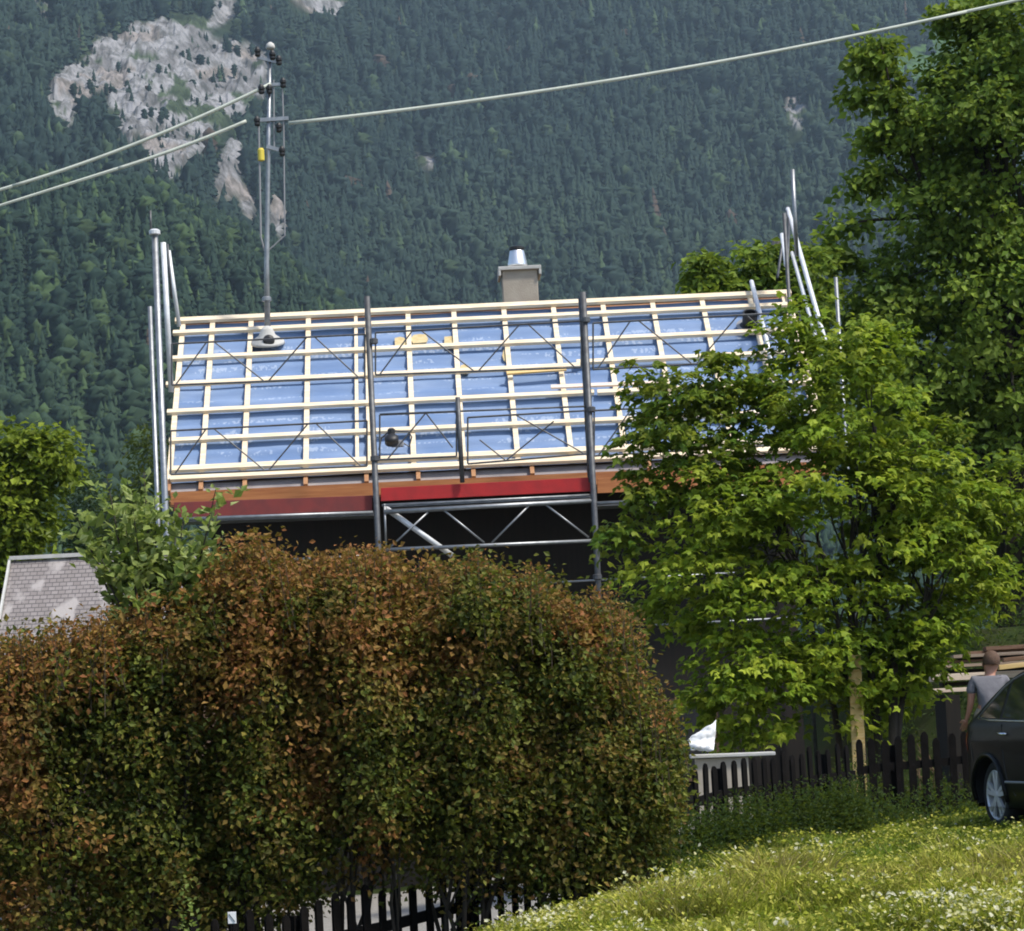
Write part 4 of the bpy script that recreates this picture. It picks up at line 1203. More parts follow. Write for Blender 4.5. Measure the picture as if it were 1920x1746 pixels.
dv = np.array([0, -math.cos(math.radians(42)), -math.sin(math.radians(42))])
Ls, Lw = 2.6, 2.6
V = [sA, sA + sh_u * Lw, sA + sh_u * Lw + dv * Ls, sA + dv * Ls]
nn = nrm(np.cross(sh_u, -dv))
V2 = V + [v - nn * .06 for v in V]
mb = MB().add(V2, [(0, 3, 2, 1), (4, 5, 6, 7), (0, 1, 5, 4), (1, 2, 6, 5), (2, 3, 7, 6), (3, 0, 4, 7)])
ro = mb.build('roof', M['shingle'], shed)
uvl = ro.data.uv_layers.new(name='UVMap')
loc0 = np.array(root_loc(shed))
for l in ro.data.loops:
    p = np.array(ro.data.vertices[l.vertex_index].co) + loc0 - sA
    uvl.data[l.index].uv = (float(p @ sh_u), float(p @ dv))
bk = np.array([0, math.cos(math.radians(42)), -math.sin(math.radians(42))])
V = [sA, sA + sh_u * Lw, sA + sh_u * Lw + bk * Ls, sA + bk * Ls]
V2 = [v + np.array([0, .02, 0]) for v in V] + [v - np.array([0, 0, .07]) + np.array([0, .02, 0]) for v in V]
MB().add(V2, [(0, 1, 2, 3), (7, 6, 5, 4), (0, 4, 5, 1), (1, 5, 6, 2), (2, 6, 7, 3), (3, 7, 4, 0)]).build('roof', M['concrete'], shed)
MB().beam(sA + np.array([0, -.01, .035]) - sh_u * .02, sA + sh_u * Lw + np.array([0, -.01, .035]), .10, .05).build('ridge_cap', M['concrete'], shed)
MB().beam(sA - sh_u * .022 + nn * .0, sA - sh_u * .022 + dv * Ls, .03, .09, nn).build('verge_board', M['concrete'], shed)
gz0 = float(ground(sA[0] + 1, sA[1])) - .3
zt0 = sA[2] - 1.45
MB().box(np.array([*(sA + sh_u * Lw / 2)[:2], (gz0 + zt0) / 2]), sh_u * (Lw / 2 - .15), shn * 1.45, (0, 0, (zt0 - gz0) / 2)).build('wall', M['gable'], shed)
for a in (.15, Lw - .15):
    q = sA + sh_u * a
    A_, B_, C_ = q + dv * 1.85, q + bk * 1.85, q + np.array([0, 0, -.12])
    A_[2] -= .10; B_[2] -= .10
    V = [v + sh_u * s for s in (-.03, .03) for v in (A_, B_, C_)]
    MB().add(V, [(0, 1, 2), (5, 4, 3), (0, 3, 4, 1), (1, 4, 5, 2), (2, 5, 3, 0)]).build('gable_wall', M['gable'], shed)

# ------------------------------------------------------------------ stacked boards, upright board, sheet, low wall
M['old_board'] = mat('weathered_board', (.13, .07, .042), .85, col2=(.20, .12, .08), scale=5, stretch=(.5, 8, 8), bump=.3)
M['grey_board'] = mat('greyish_board', (.24, .18, .14), .85, col2=(.34, .27, .21), scale=5, stretch=(.5, 8, 8), bump=.3)
Yt = 35.2
def plank(px0, py0, px1, py1, Y, m, label, w=.22, h=.035, dy=0.0):
    a, b = at(px0, py0, Y), at(px1, py1, Y + dy)
    o = MB().beam(a, b, w, h).build('stacked_board', M[m], None, bevel=.004, org=(a + b) / 2)
    o.location = (a + b) / 2
    tag(o, label, 'board', 'boards in the stack by the car')
plank(1742, 1296, 2110, 1279, Yt - .15, 'timber_pink', 'thin whitish board lowest in the stack behind the person', .30, .05)
plank(1745, 1272, 2100, 1254, Yt - .15, 'timber_pink', 'thick pale board facing the person, second lowest in the stack', .30, .085)
plank(1752, 1251, 2110, 1231, Yt - .05, 'grey_board', 'greyish board just above the thick pale one in the stack', .26, .035)
plank(1760, 1243, 2110, 1222, Yt + .1, 'old_board', 'thin brown board under the person\'s head height in the stack', .26, .03)
plank(1785, 1232, 2120, 1213, Yt, 'grey_board', 'narrow grey board near the top of the stack', .24, .04)
plank(1846, 1217, 2120, 1200, Yt + .1, 'old_board', 'brown topmost board of the stack below the bank', .24, .05)
plank(1872, 1252, 2090, 1226, Yt - .62, 'timber_y', 'orange-yellow board lying askew over the stack above the car', .12, .06)
plank(1880, 1238, 2090, 1214, Yt - .40, 'old_board', 'reddish brown board slanting above the orange one', .14, .05)
plank(1764, 1284, 2105, 1267, Yt + .06, 'wall', 'dark filler board for the shaded gap between the two pale boards of the stack', .30, .05)  # dark boards from here on added to paint the shade between stacked boards
plank(1768, 1261, 2108, 1243, Yt + .22, 'wall', 'dark filler board for the shaded gap right above the thick pale one in the stack', .30, .045)
plank(1782, 1239, 2112, 1219, Yt + .28, 'wall', 'dark filler board for the shaded gap high in the stack under the narrow grey one', .30, .04)
plank(1812, 1225, 2115, 1207, Yt + .20, 'old_board', 'dull brown filler board for the shaded gap second from the top of the stack', .26, .035)
for k, px in enumerate((1775, 1895, 2040)):
    p = at(px, 1300 - .05 * (px - 1742), Yt)
    z0 = float(ground(p[0], p[1])) - .03; zt1 = p[2] - .035
    for dyy in (-.25, .3):
        pass
    mb = MB().box((p[0], p[1], (z0 + zt1) / 2), (.09, 0, 0), (0, .45, 0), (0, 0, (zt1 - z0) / 2))
    o = mb.build('timber_trestle', M['wall'], None, org=(p[0], p[1], z0)); o.location = (p[0], p[1], z0)
    tag(o, 'dark support under the stacked boards, ' + ('at its free end beside the maple', 'behind the person', 'behind the car bonnet')[k], 'support', 'dark supports under the boards')
p0, p1 = at(1601, 1222, 32.7), at(1610, 1440, 32.7)
p1[2] = float(ground(p1[0], p1[1])) - .03
o = MB().beam(p0, p1, .15, .05, (0, 1, 0)).build('upright_board', M['timber_y'], None, bevel=.004, org=p1); o.location = p1
tag(o, 'pale yellow board standing upright between the maple stems', 'board')
# white sheet hung over a rail, low beige wall below
wl0, wl1 = at(1306, 1424, 31.2), at(1404, 1419, 31.2)
wall = thing('garden_wall', 'low beige wall with a grey coping behind the picket fence', 'wall', ((wl0[0] + wl1[0]) / 2, 31.4, float(ground((wl0[0] + wl1[0]) / 2, 31.4))))
zb = float(ground(wl0[0], 31.4)) - .2
MB().box(((wl0[0] + wl1[0]) / 2, 31.42, (wl0[2] + zb) / 2), ((wl1[0] - wl0[0]) / 2, 0, 0), (0, .12, 0), (0, 0, (wl0[2] - zb) / 2)).build('wall', M['plaster'], wall)
MB().beam(wl0 + np.array([-.06, .2, .03]), wl1 + np.array([.30, .2, .02]), .30, .04).build('coping', M['concrete'], wall, bevel=.008)
rng = np.random.default_rng(81)
gx_, gy_ = np.meshgrid(np.linspace(0, 1, 16), np.linspace(0, 1, 16))
c00, c10, c01, c11 = at(1290, 1385, 31.1), at(1343, 1352, 31.1), at(1296, 1408, 30.95), at(1338, 1410, 30.95)
SV = (c00 * ((1 - gx_) * (1 - gy_))[..., None] + c10 * (gx_ * (1 - gy_))[..., None] + c01 * ((1 - gx_) * gy_)[..., None] + c11 * (gx_ * gy_)[..., None])
SV = SV + (np.stack([0 * gx_, fbm(gx_ * 4, gy_ * 4, 3) - .5, .3 * (fbm(gx_ * 3, gy_ * 5, 9) - .5)], -1)) * .16
ii = np.arange(256).reshape(16, 16)
SF = np.stack([ii[:-1, :-1], ii[:-1, 1:], ii[1:, 1:], ii[1:, :-1]], -1).reshape(-1, 4)
o = np_obj('plastic_sheet', SV.reshape(-1, 3), SF, M['white'], None, smooth=True, org=c01); o.location = c01
sd_m = o.modifiers.new('thick', 'SOLIDIFY'); sd_m.thickness = .012
tag(o, 'crumpled white sheet lying over the end of the low beige wall', 'sheet')

# ------------------------------------------------------------------ black car
def build_car():
    fwd = nrm(np.array([.225, -.974, 0])); left = np.array([-fwd[1], fwd[0], 0])
    wc = at(1868, 1491, 27.5)
    gz_ = wc[2] - .335
    root_p = np.array([*(wc + left * .83)[:2], gz_])
    root = thing('parked_car', 'black estate car with silver alloy wheels parked at the lawn edge', 'car', root_p)
    root.rotation_euler = (0, 0, math.atan2(fwd[1], fwd[0]))
    paint = mat('black_car_paint', (.006, .0062, .0066), .30, spec=.16, coat=.05)
    glass = mat('dark_car_glass', (.012, .013, .014), .06, spec=.6)
    chrome = mat('chrome_trim', (.62, .63, .65), .22, .95)
    rubber = mat('tyre_rubber', (.016, .016, .017), .85)
    rim_m = mat('alloy_rim', (.68, .69, .71), .38, .45)
    red = mat('tail_lamp_red', (.25, .01, .01), .2)
    xs_ = np.concatenate([np.linspace(-.86, -.4, 12), np.linspace(-.36, 3.1, 64), np.linspace(3.15, 3.62, 12)])
    T = lambda x: np.interp(x, [-.86, -.80, -.7, -.5, -.3, -.1, .1, .26, .5, .8, 1.2, 1.5, 2.25, 2.5, 3.2, 3.5, 3.62], [.62, .82, .94, 1.04, 1.14, 1.27, 1.385, 1.46, 1.53, 1.575, 1.59, 1.56, 1.10, 1.05, .93, .80, .62])
    Bt = lambda x: np.interp(x, [-.86, -.6, -.4, 3.1, 3.62], [.36, .27, .22, .22, .30])
    belt = 1.02
    def yw(x, z):
        w = .905
        w = w - .20 * np.clip((-.35 - x) / .5, 0, 1) ** 2 - .26 * np.clip((x - 2.85) / .77, 0, 1) ** 2
        w = w - .05 * np.clip((.5 - z) / .28, 0, 1) ** 2
        w = w + .012 * np.exp(-((z - .86) / .05) ** 2)
        return w - np.clip(z - belt, 0, 1) * .40
    rows = 22
    V, ring = [], []
    for x in xs_:
        t, b = float(T(x)), float(Bt(x))
        prof = []
        for k in range(rows):
            z = b + (t - .05 - b) * k / (rows - 1)
            prof.append((float(yw(x, z)), z))
        yt = prof[-1][0]
        top = [(yt - .018, t - .026), (yt - .06, t - .008), (yt * .6, t + .012), (yt * .25, t + .02)]
        half = prof + top
        full = [(x, -y, z) for y, z in half] + [(x, y, z) for y, z in half[::-1]]
        ring.append(len(V)); V += full
    per = 2 * (rows + 4)
    F = []
    WX, WR = (0.0, 2.70), .385
    for i in range(len(xs_) - 1):
        for k in range(per):
            a, b2 = ring[i] + k, ring[i] + (k + 1) % per
            c, d = ring[i + 1] + (k + 1) % per, ring[i + 1] + k
            q = np.mean([V[a], V[b2], V[c], V[d]], 0)
            if abs(q[1]) > .3 and any((q[0] - wx) ** 2 + (q[2] - .335) ** 2 < WR ** 2 for wx in WX):
                continue
            F.append((a, b2, c, d))
    F.append(tuple(range(ring[0], ring[0] + per))[::-1]); F.append(tuple(range(ring[-1], ring[-1] + per)))
    MB().add(V, F).build('body', paint, root, smooth=True, local=True)
    for s in (-1, 1):
        for wx in WX:
            # dark liner and painted arch lip
            lm_ = MB(); pts = []
            for k in range(25):
                a = math.radians(-8 + 196 * k / 24)
                px_, pz_ = wx + WR * 1.03 * math.cos(a), .335 + WR * 1.03 * math.sin(a)
                pts.append((px_, s * (float(yw(px_, pz_)) + .002), pz_))
            lm_.tube(pts, .026, 8); lm_.build('wheel_arch', paint, root, smooth=True, local=True)
            ln = MB(); n_ = 24; Vv, Ff = [], []
            for k in range(n_ + 1):
                a = math.radians(-12 + 204 * k / n_)
                for yy in (.55, .88):
                    Vv.append((wx + WR * 1.02 * math.cos(a), s * yy, .335 + WR * 1.02 * math.sin(a)))
            for k in range(n_): Ff.append((2 * k, 2 * k + 1, 2 * k + 3, 2 * k + 2))
            ln.add(Vv, Ff); ln.build('arch_liner', M['black'], root, local=True)
            w = bpy.data.objects.new('wheel', None); link(w, root); w.location = (wx, s * .83, .335)
            ty = MB(); ty.lathe((0, 0, 0), [(.20, -.19), (.30, -.195), (.325, -.18), (.337, -.14), (.337, -.05), (.325, -.01), (.30, .006), (.245, .004), (.238, -.03), (.235, -.15)], ax=(0, s, 0), n=40)
            ty.build('tyre', rubber, w, smooth=True, local=True)
            rm = MB(); rm.lathe((0, 0, 0), [(.245, -.002), (.235, .004), (.222, -.01), (.215, -.06), (.21, -.15)], ax=(0, s, 0), n=40, cap=False)
            rm.lathe((0, 0, 0), [(.05, -.05), (.05, -.008), (.035, .004), (.001, .006)], ax=(0, s, 0), n=16)
            for k in range(5):
                for dlt in (-.13, .13):
                    a = 2 * math.pi * k / 5 + dlt + .3; a2 = 2 * math.pi * k / 5 + dlt * 1.5 + .3
                    rm.beam((.035 * math.cos(a), s * -.012, .035 * math.sin(a)), (.226 * math.cos(a2), s * -.010, .226 * math.sin(a2)), .042, .026, (0, s, 0))
            rm.build('rim', rim_m, w, local=True)
            dsc = MB(); dsc.lathe((0, s * -.10, 0), [(.03, 0), (.15, 0), (.15, .02), (.03, .02)], ax=(0, s, 0), n=24); dsc.build('brake_disc', M['steel_d'], w, local=True)
        def glass_panel(nm, poly, m, off=.004):
            # fill polygon (x,z) on the body side with a fine strip mesh
            zs0, zs1 = min(p[1] for p in poly), max(p[1] for p in poly)
            Vv, Ff = [], []
            K = 14
            for k in range(K + 1):
                z = zs0 + (zs1 - zs0) * (k + .001) / (K + .002)
                xsx = []
                for (x1, z1), (x2, z2) in zip(poly, poly[1:] + poly[:1]):
                    if (z1 > z) != (z2 > z): xsx.append(x1 + (x2 - x1) * (z - z1) / (z2 - z1))
                xa, xb = min(xsx), max(xsx)
                for j in range(9):
                    x = xa + (xb - xa) * j / 8
                    Vv.append((x, s * (float(yw(x, z)) + off), z))
            for k in range(K):
                for j in range(8):
                    a = k * 9 + j; Ff.append((a, a + 1, a + 10, a + 9))
            return MB().add(Vv, Ff).build(nm, m, root, smooth=True, local=True)
        Q = [(-.17, 1.095), (.04, 1.235), (.20, 1.335), (.34, 1.405), (.34, 1.07)]
        R_ = [(.40, 1.07), (.40, 1.425), (.62, 1.475), (1.02, 1.50), (1.02, 1.05)]
        D_ = [(1.09, 1.05), (1.09, 1.50), (1.38, 1.49), (1.52, 1.455), (2.10, 1.07)]
        for nm, pl in (('window', Q), ('window', R_), ('window', D_)): glass_panel(nm, pl, glass)
        tr = MB()
        tr.tube([(x, s * (float(yw(x, z)) + .006), z) for x, z in [(-.20, 1.085), (.1, 1.062), (.6, 1.05), (1.2, 1.038), (2.12, 1.05)]], .011, 6)
        tr.build('chrome_trim', chrome, root, smooth=True, local=True)
        tr2 = MB(); tr2.tube([(x, s * (float(yw(x, z)) + .006), z) for x, z in [(-.19, 1.095), (.04, 1.252), (.20, 1.352), (.40, 1.44), (.62, 1.49), (1.02, 1.515)]], .0075, 6)
        tr2.build('window_trim', M['steel'], root, smooth=True, local=True)
        for x0 in (.36, 1.24):
            hd = MB(); z = .93
            hd.tube([(x0, s * (float(yw(x0, z)) + .004), z), (x0 + .03, s * (float(yw(x0, z)) + .035), z + .003), (x0 + .17, s * (float(yw(x0, z)) + .035), z - .002), (x0 + .20, s * (float(yw(x0, z)) + .004), z - .004)], .014, 8)
            hd.build('door_handle', chrome, root, smooth=True, local=True)
        for line in ([(.42, 1.02), (.40, .78), (.46, .52), (.62, .34)], [(1.05, 1.02), (1.05, .3)], [(2.08, 1.0), (2.1, .75), (2.02, .3)], [(-.30, 1.06), (-.36, .9), (-.34, .66)]):
            mb = MB(); mb.tube([(x, s * (float(yw(x, z)) - .001), z) for x, z in line], .005, 5); mb.build('door_seam', M['black'], root, local=True)
        mb = MB(); mb.tube([(x, s * (float(yw(x, .47)) + .006), .47) for x in (.44, .9, 1.4, 2.2)], .012, 6); mb.build('side_moulding', M['grey_plastic'], root, local=True)
        glass_panel('tail_lamp', [(-.74, .72), (-.68, .86), (-.45, .96), (-.48, .78)], red)
        mi = MB(); mi.lathe((2.05, s * .98, 1.10), [(.02, -.05), (.075, -.03), (.08, .03), (.03, .05)], ax=(1, 0, 0), n=14); mi.build('wing_mirror', paint, root, smooth=True, local=True)
        hl = glass_panel('headlight', [(3.2, .68), (3.25, .82), (3.48, .78), (3.52, .68)], chrome)
    ws = MB()
    for (xa, za, xb, zb2) in ((1.62, 1.48, 2.2, 1.125),):
        ya, yb2 = float(yw(xa, za)) - .10, float(yw(xb, zb2)) - .08
        ws.add([(xa, -ya, za + .03), (xa, ya, za + .03), (xb, yb2, zb2 + .03), (xb, -yb2, zb2 + .03), (xa, -ya, za), (xa, ya, za), (xb, yb2, zb2), (xb, -yb2, zb2)],
               [(0, 1, 2, 3), (7, 6, 5, 4), (0, 4, 5, 1), (1, 5, 6, 2), (2, 6, 7, 3), (3, 7, 4, 0)])
    ws.build('windscreen', glass, root, local=True)
build_car()

# ------------------------------------------------------------------ person behind the fence
def skin_obj(name, joints, edges, m, parent, sub=2, org=None):
    """joints: list of (pos, radius)"""
    me = bpy.data.meshes.new(name)
    P = np.array([j[0] for j in joints]) - (np.array(org) if org is not None else 0)
    me.from_pydata([tuple(p) for p in P], edges, [])
    o = link(bpy.data.objects.new(name, me), parent)
    sk = o.modifiers.new('skin', 'SKIN')
    if not me.skin_vertices:
        pass
    lay = me.skin_vertices[0].data if me.skin_vertices else me.attributes
    for i, j in enumerate(joints):
        r = j[1]
        lay[i].radius = r if isinstance(r, tuple) else (r, r)
        lay[i].use_root = (i == 0)
    sk.use_smooth_shade = True
    ss = o.modifiers.new('sub', 'SUBSURF'); ss.levels = ss.render_levels = sub
    me.materials.append(m)
    return o
def build_person():
    Y = 32.3
    s = FPX / Y
    hips = at(1853, 1338, Y)
    gz_ = float(ground(hips[0], hips[1]))
    pr = thing('person', 'person in grey T-shirt and beige trousers standing with their back turned beyond the fence', 'person', (hips[0], hips[1], gz_))
    skin = mat('skin', (.42, .20, .13), .55)
    shirt = mat('grey_cotton', (.17, .165, .18), .9, col2=(.145, .14, .155), scale=14, bump=.2, bscale=20)
    trouser = mat('beige_cotton', (.24, .21, .16), .9, col2=(.20, .175, .13), scale=12, bump=.2)
    hairm = mat('short_brown_hair', (.075, .040, .024), .8, col2=(.11, .06, .035), scale=60, bump=.5, bscale=120)
    shoe = mat('dark_shoe', (.03, .027, .025), .7)
    h = lambda px, py, d=0.0: at(px, py, Y + d)
    J, Ed = [], []
    def jn(p, r, par=None):
        J.append((p, r)); i = len(J) - 1
        if par is not None: Ed.append((par, i))
        return i
    pel = jn(hips, (.122, .095))
    wai = jn(h(1852, 1315), (.112, .085), pel)
    chest = jn(h(1853, 1288), (.155, .105), wai)
    nk0 = jn(h(1856, 1270), (.075, .07), chest)
    nk = jn(h(1857, 1262, .01), (.052, .055), nk0)
    hd0 = jn(h(1858, 1251, .01), (.072, .088), nk)
    hd1 = jn(h(1859, 1240, .02), (.082, .098), hd0)
    hd2 = jn(h(1859, 1231, .02), (.066, .075), hd1)
    nose = jn(h(1861, 1246, .13), (.014, .014), hd0)
    for e in (-1, 1):
        jn(h(1859, 1246, .02) + np.array([e * .082, 0, 0]), (.012, .02), hd0)
    for sd_, pts in ((-1, [((1826, 1277), 0, .058), ((1822, 1297), .01, .050), ((1820, 1318), .02, .041), ((1817, 1334), .06, .034), ((1813, 1347), .10, .026)]),
                     (1, [((1884, 1276), 0, .058), ((1893, 1294), .05, .050), ((1899, 1308), .14, .041), ((1893, 1302), .27, .034), ((1886, 1297), .36, .026)])):
        p = chest
        for (q, d, r) in pts:
            p = jn(h(q[0], q[1], d), (r, r), p)
        palm0 = J[p][0]; prev = J[p - 1][0]
        dr = nrm(palm0 - prev)
        side = nrm(np.cross(dr, (0, 1, .2)))
        palm = jn(palm0 + dr * .055, (.034, .018), p)
        for q in range(4):
            f0 = jn(palm0 + dr * .09 + side * (q - 1.5) * .019, (.0095, .0095), palm)
            ln = (.062, .075, .07, .055)[q]
            f1 = jn(palm0 + dr * (.09 + ln * .55) + side * (q - 1.5) * .021 + np.array([0, .012, 0]), (.0085, .0085), f0)
            jn(palm0 + dr * (.09 + ln) + side * (q - 1.5) * .021 + np.array([0, .034, 0]), (.007, .007), f1)
        th0 = jn(palm0 + dr * .035 - side * .040, (.012, .012), palm)
        jn(palm0 + dr * .075 - side * .058 + np.array([0, .02, 0]), (.009, .009), th0)
    legs = []
    for sd_ in (-1, 1):
        x = hips[0] + sd_ * .085
        a = jn(np.array([x, hips[1], hips[2] - .08]), (.088, .095), pel)
        kz = gz_ + (hips[2] - gz_) * .52
        k = jn(np.array([x + sd_ * .02, hips[1] + .02, kz]), (.058, .062), a)
        c = jn(np.array([x + sd_ * .03, hips[1] - .01, gz_ + (hips[2] - gz_) * .33]), (.052, .056), k)
        an = jn(np.array([x + sd_ * .03, hips[1] - .02, gz_ + .08]), (.035, .038), c)
        jn(np.array([x + sd_ * .04, hips[1] + .13, gz_ + .035]), (.038, .028), an)
        legs.append((x, sd_, kz))
    org = np.array(pr.location)
    skin_obj('body', J, Ed, skin, pr, 2, org)
    # T-shirt
    S, Es = [], []
    def sj(p, r, par=None):
        S.append((p, r)); i = len(S) - 1
        if par is not None: Es.append((par, i))
        return i
    a0_ = sj(h(1853, 1343), (.162, .132)); a = sj(h(1853, 1331), (.154, .124), a0_); b = sj(h(1852, 1314), (.142, .112), a); c = sj(h(1853, 1288), (.172, .122), b); sj(h(1856, 1272), (.085, .08), c)
    for q in (((1826, 1276, .0, .068), (1821, 1292, .008, .066), (1820, 1303, .012, .062)), ((1884, 1275, .0, .068), (1891, 1289, .03, .066), (1896, 1299, .08, .06))):
        p = c
        for (px, py, d, r) in q: p = sj(h(px, py, d), (r, r), p)
    skin_obj('shirt', S, Es, shirt, pr, 2, org)
    S, Es = [], []
    a = sj(hips + np.array([0, 0, -.01]), (.150, .122)); sj(hips + np.array([0, 0, .12]), (.146, .116), a)
    for x, sd_, kz in legs:
        b = sj(np.array([x, hips[1], hips[2] - .10]), (.103, .108), a)
        c = sj(np.array([x + sd_ * .02, hips[1] + .01, kz]), (.076, .08), b)
        sj(np.array([x + sd_ * .03, hips[1] - .01, gz_ + .10]), (.062, .066), c)
    skin_obj('trousers', S, Es, trouser, pr, 2, org)
    for x, sd_, kz in legs:
        skin_obj('shoe', [(np.array([x + sd_ * .03, hips[1] - .03, gz_ + .055]), (.05, .05)), (np.array([x + sd_ * .035, hips[1] + .06, gz_ + .045]), (.05, .042)), (np.array([x + sd_ * .04, hips[1] + .17, gz_ + .035]), (.042, .03))], [(0, 1), (1, 2)], shoe, pr, 2, org)
    # hair: a cap over the back and top of the head
    c = h(1859, 1239, .0); Vv, Ff = [], []
    for i in range(13):
        th = math.pi * .62 * i / 12
        for j in range(24):
            ph = 2 * math.pi * j / 24
            front = max(0, math.sin(ph))
            th2 = th * (1 - .35 * front)
            r = np.array([.100, .114, .118]) * (1 + .03 * math.sin(ph * 7 + i) * math.cos(i * 2.3))
            Vv.append(c + np.array([r[0] * math.sin(th2) * math.cos(ph), r[1] * math.sin(th2) * math.sin(ph), r[2] * math.cos(th2)]))
    for i in range(12):
        for j in range(24):
            a, b = i * 24 + j, i * 24 + (j + 1) % 24
            Ff.append((a, a + 24, b + 24, b))
    MB().add(Vv, Ff).build('hair', hairm, pr, smooth=True)
build_person()

# ------------------------------------------------------------------ lawn grass
rng = np.random.default_rng(91)
NB = 330000
gx0 = rng.uniform(-2.2, 6.2, NB * 3); gy0 = 15.5 + 16.5 * rng.random(NB * 3) ** 1.15
cs = crest_s(gx0, gy0)
half = gy0 * 960 / FPX + .5
keep = (np.abs(gx0) < half + .4) & (cs < .55 + 1.6 * (gx0 > 2.2)) & (rng.random(NB * 3) > np.clip((cs - .1) / 1.5, 0, .8))
dens = fbm(gx0 * 1.6, gy0 * 1.1, 12)
keep &= rng.random(NB * 3) < np.clip(.35 + 1.4 * (dens - .3), .25, 1)
gx0, gy0 = gx0[keep][:NB], gy0[keep][:NB]
n = len(gx0)
gz0 = ground(gx0, gy0)
patch = fbm(gx0 * .9 + 3, gy0 * .7, 14)
hgt = rng.uniform(.05, .17, n) * (.45 + 1.8 * np.clip(patch - .2, 0, 1)) + .16 * np.clip((crest_s(gx0, gy0) + .6) / 1.2, 0, 1) * rng.random(n)
tuft = sstep((fbm(gx0 * 2.3 + 7, gy0 * 1.7, 29, 3) - .50) * 7) * sstep((26.5 - gy0) / 4)
hgt = hgt * (1 + .75 * tuft * sstep((-.1 - crest_s(gx0, gy0)) / 1.2)) * (1 - .45 * sstep((crest_s(gx0, gy0) + .9) / .9) * (gy0 < 25))
ang = rng.uniform(0, 6.283, n)
wv = np.stack([np.cos(ang), np.sin(ang), 0 * ang], -1) * (rng.uniform(.004, .010, n)[:, None])
la = rng.uniform(0, 6.283, n)
ln = np.stack([np.cos(la), np.sin(la), 0 * la], -1) * (hgt * rng.uniform(.1, .9, n))[:, None]
B = np.stack([gx0, gy0, gz0 - .01], -1)
m1 = B + ln * .35 + np.stack([0 * hgt, 0 * hgt, hgt * .65], -1)
tp = B + ln + np.stack([0 * hgt, 0 * hgt, hgt], -1)
Vg = np.stack([B - wv, B + wv, m1 + wv * .8, m1 - wv * .8, tp], 1).reshape(-1, 3)
tri = np.array([[0, 1, 2], [0, 2, 3], [3, 2, 4]])
Fg = (tri[None] + (np.arange(n) * 5)[:, None, None]).reshape(-1, 3)
gc = np.array([[.125, .165, .012], [.25, .275, .022], [.44, .42, .075]])
q = np.clip(patch * 2.2 - .55 + rng.normal(0, .3, n), 0, 1) * 2
i0 = np.minimum(q.astype(int), 1); fr = (q - i0)[:, None]
Tg_ = (gc[i0] * (1 - fr) + gc[i0 + 1] * fr) * rng.uniform(.75, 1.25, (n, 1))
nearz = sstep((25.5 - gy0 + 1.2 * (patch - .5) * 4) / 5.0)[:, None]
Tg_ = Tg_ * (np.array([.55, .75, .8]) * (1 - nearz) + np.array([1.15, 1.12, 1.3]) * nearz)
fine = fbm(gx0 * 4.5, gy0 * 3.2, 19, 3)
Tg_ = Tg_ * (.45 + 1.15 * np.clip((fine - .2) * 1.6, 0, 1))[:, None]
straw = (rng.random(n) < .06 + .25 * (patch > .62))[:, None]
Tg_ = np.where(straw, np.array([.30, .25, .10]) * rng.uniform(.7, 1.2, (n, 1)), Tg_)
L_g = (Vg, Fg, np.repeat(Tg_, 5, 0))
# broad clover-like leaves and pale flower heads
nl = 60000
sel = rng.choice(n, nl)
C = tp[sel] + rng.normal(0, .03, (nl, 3)) * [1, 1, .4]
L_l = leaves(C, vn(rng.normal(0, .5, (nl, 3)) + [0, 0, 1]), rng.normal(0, 1, (nl, 3)), rng.uniform(.022, .055, nl), np.array(gc)[rng.integers(0, 3, nl)] * rng.uniform(.9, 1.35, (nl, 1)), 'ovate')
nf = 5200
pf = (.06 + tuft) * (fbm(gx0 * 1.1 + 2, gy0 * .9, 37, 3) ** 3); sel = rng.choice(n, nf, p=pf / pf.sum())
C = tp[sel] + [0, 0, .02]
L_f = leaves(C, vn(rng.normal(0, .6, (nf, 3)) + [0, -.4, 1]), rng.normal(0, 1, (nf, 3)), rng.uniform(.02, .05, nf), np.array([[.62, .60, .30], [.70, .68, .48], [.50, .48, .12]])[rng.integers(0, 3, nf)], 'ovate')
V, F, T = merge([L_g, L_l, L_f])
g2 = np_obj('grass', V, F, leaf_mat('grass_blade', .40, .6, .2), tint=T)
tag(g2, 'long yellow-green meadow grass with pale flower heads', None, kind='stuff')
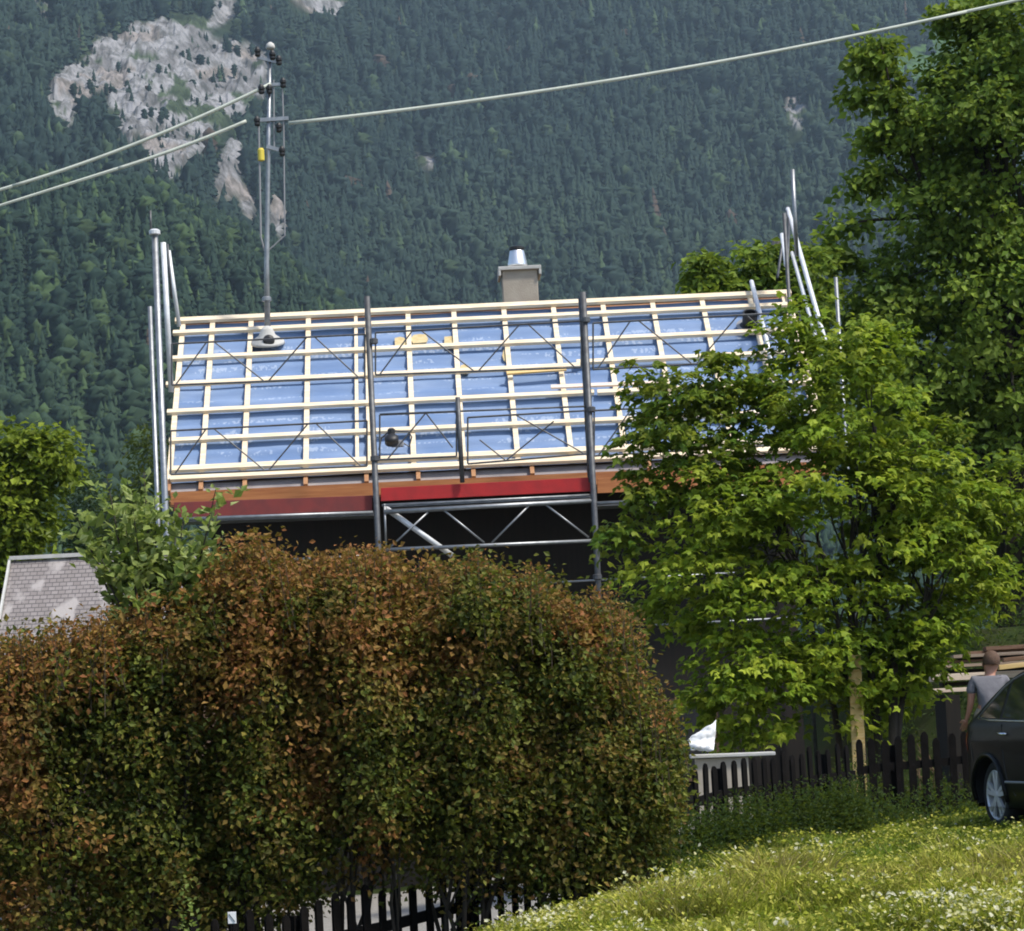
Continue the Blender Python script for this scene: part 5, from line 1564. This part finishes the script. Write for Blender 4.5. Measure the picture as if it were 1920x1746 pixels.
# tall weeds along the fence foot
rng = np.random.default_rng(92)
tips = []
for _ in range(1300):
    x = rng.uniform(.9, 3.4); y = float(fence_y(x)) - rng.uniform(.03, .55)
    b = np.array([x, y, float(ground(x, y))]); tips.append((b, b + np.array([rng.normal(0, .08), rng.normal(0, .08), rng.uniform(.25, .68)])))
for _ in range(70):
    q = at(rng.uniform(1570, 1650), 1420, 31.7 + rng.uniform(-.3, .3)); q[2] = float(ground(q[0], q[1])); tips.append((q, q + np.array([rng.normal(0, .06), 0, rng.uniform(.4, .85)])))
for _ in range(1500):
    s_ = rng.random()
    if s_ < .30:
        x = rng.uniform(.2, 3.4); y = float(fence_y(x)) - rng.uniform(.05, .8)
    elif s_ < .72:
        x = rng.uniform(1.9, 5.2); y = float(fence_y(x)) + rng.uniform(.5, 2.2)
    elif s_ < .86:
        x = rng.uniform(-2.6, .6); y = float(fence_y(x)) - rng.uniform(.2, 1.6)
    else:
        x = rng.uniform(3.2, 5.0); y = 30.3 - rng.uniform(.0, 1.3)
    b = np.array([x, y, float(ground(x, y))]); tips.append((b, b + np.array([rng.normal(0, .06), rng.normal(0, .06), rng.uniform(.14, .48)])))
for _ in range(700):
    x, y = rng.uniform(4.6, 8.2), rng.uniform(36.2, 39.5)
    b = np.array([x, y, float(ground(x, y))]); tips.append((b, b + np.array([rng.normal(0, .06), rng.normal(0, .06), rng.uniform(.12, .4)])))
V, F, T = shoots(rng, tips, .075, [(.020, .045, .009), (.032, .065, .011), (.05, .085, .015)], 'narrow', step=.05)
g3 = np_obj('undergrowth', V, F, M['leaf'], tint=T)
tag(g3, 'dark green undergrowth along the foot of the picket fence', None, kind='stuff')

# ------------------------------------------------------------------ haze
hz = MB().box((0, 1500, 660), (2300, 0, 0), (0, 1990, 0), (0, 0, 705))
ho = hz.build('haze', M['black'])
m = bpy.data.materials.new('air_haze'); m.use_nodes = True
nt = m.node_tree; nt.nodes.clear()
pv_ = nt.nodes.new('ShaderNodeVolumePrincipled'); pv_.inputs['Color'].default_value = (.60, .80, .97, 1)
pv_.inputs['Density'].default_value = 0.000082
pv_.inputs['Anisotropy'].default_value = 0.2
om = nt.nodes.new('ShaderNodeOutputMaterial'); nt.links.new(pv_.outputs[0], om.inputs['Volume'])
ho.data.materials.clear(); ho.data.materials.append(m)
tag(ho, 'thin bluish haze in the valley air', None, kind='stuff')
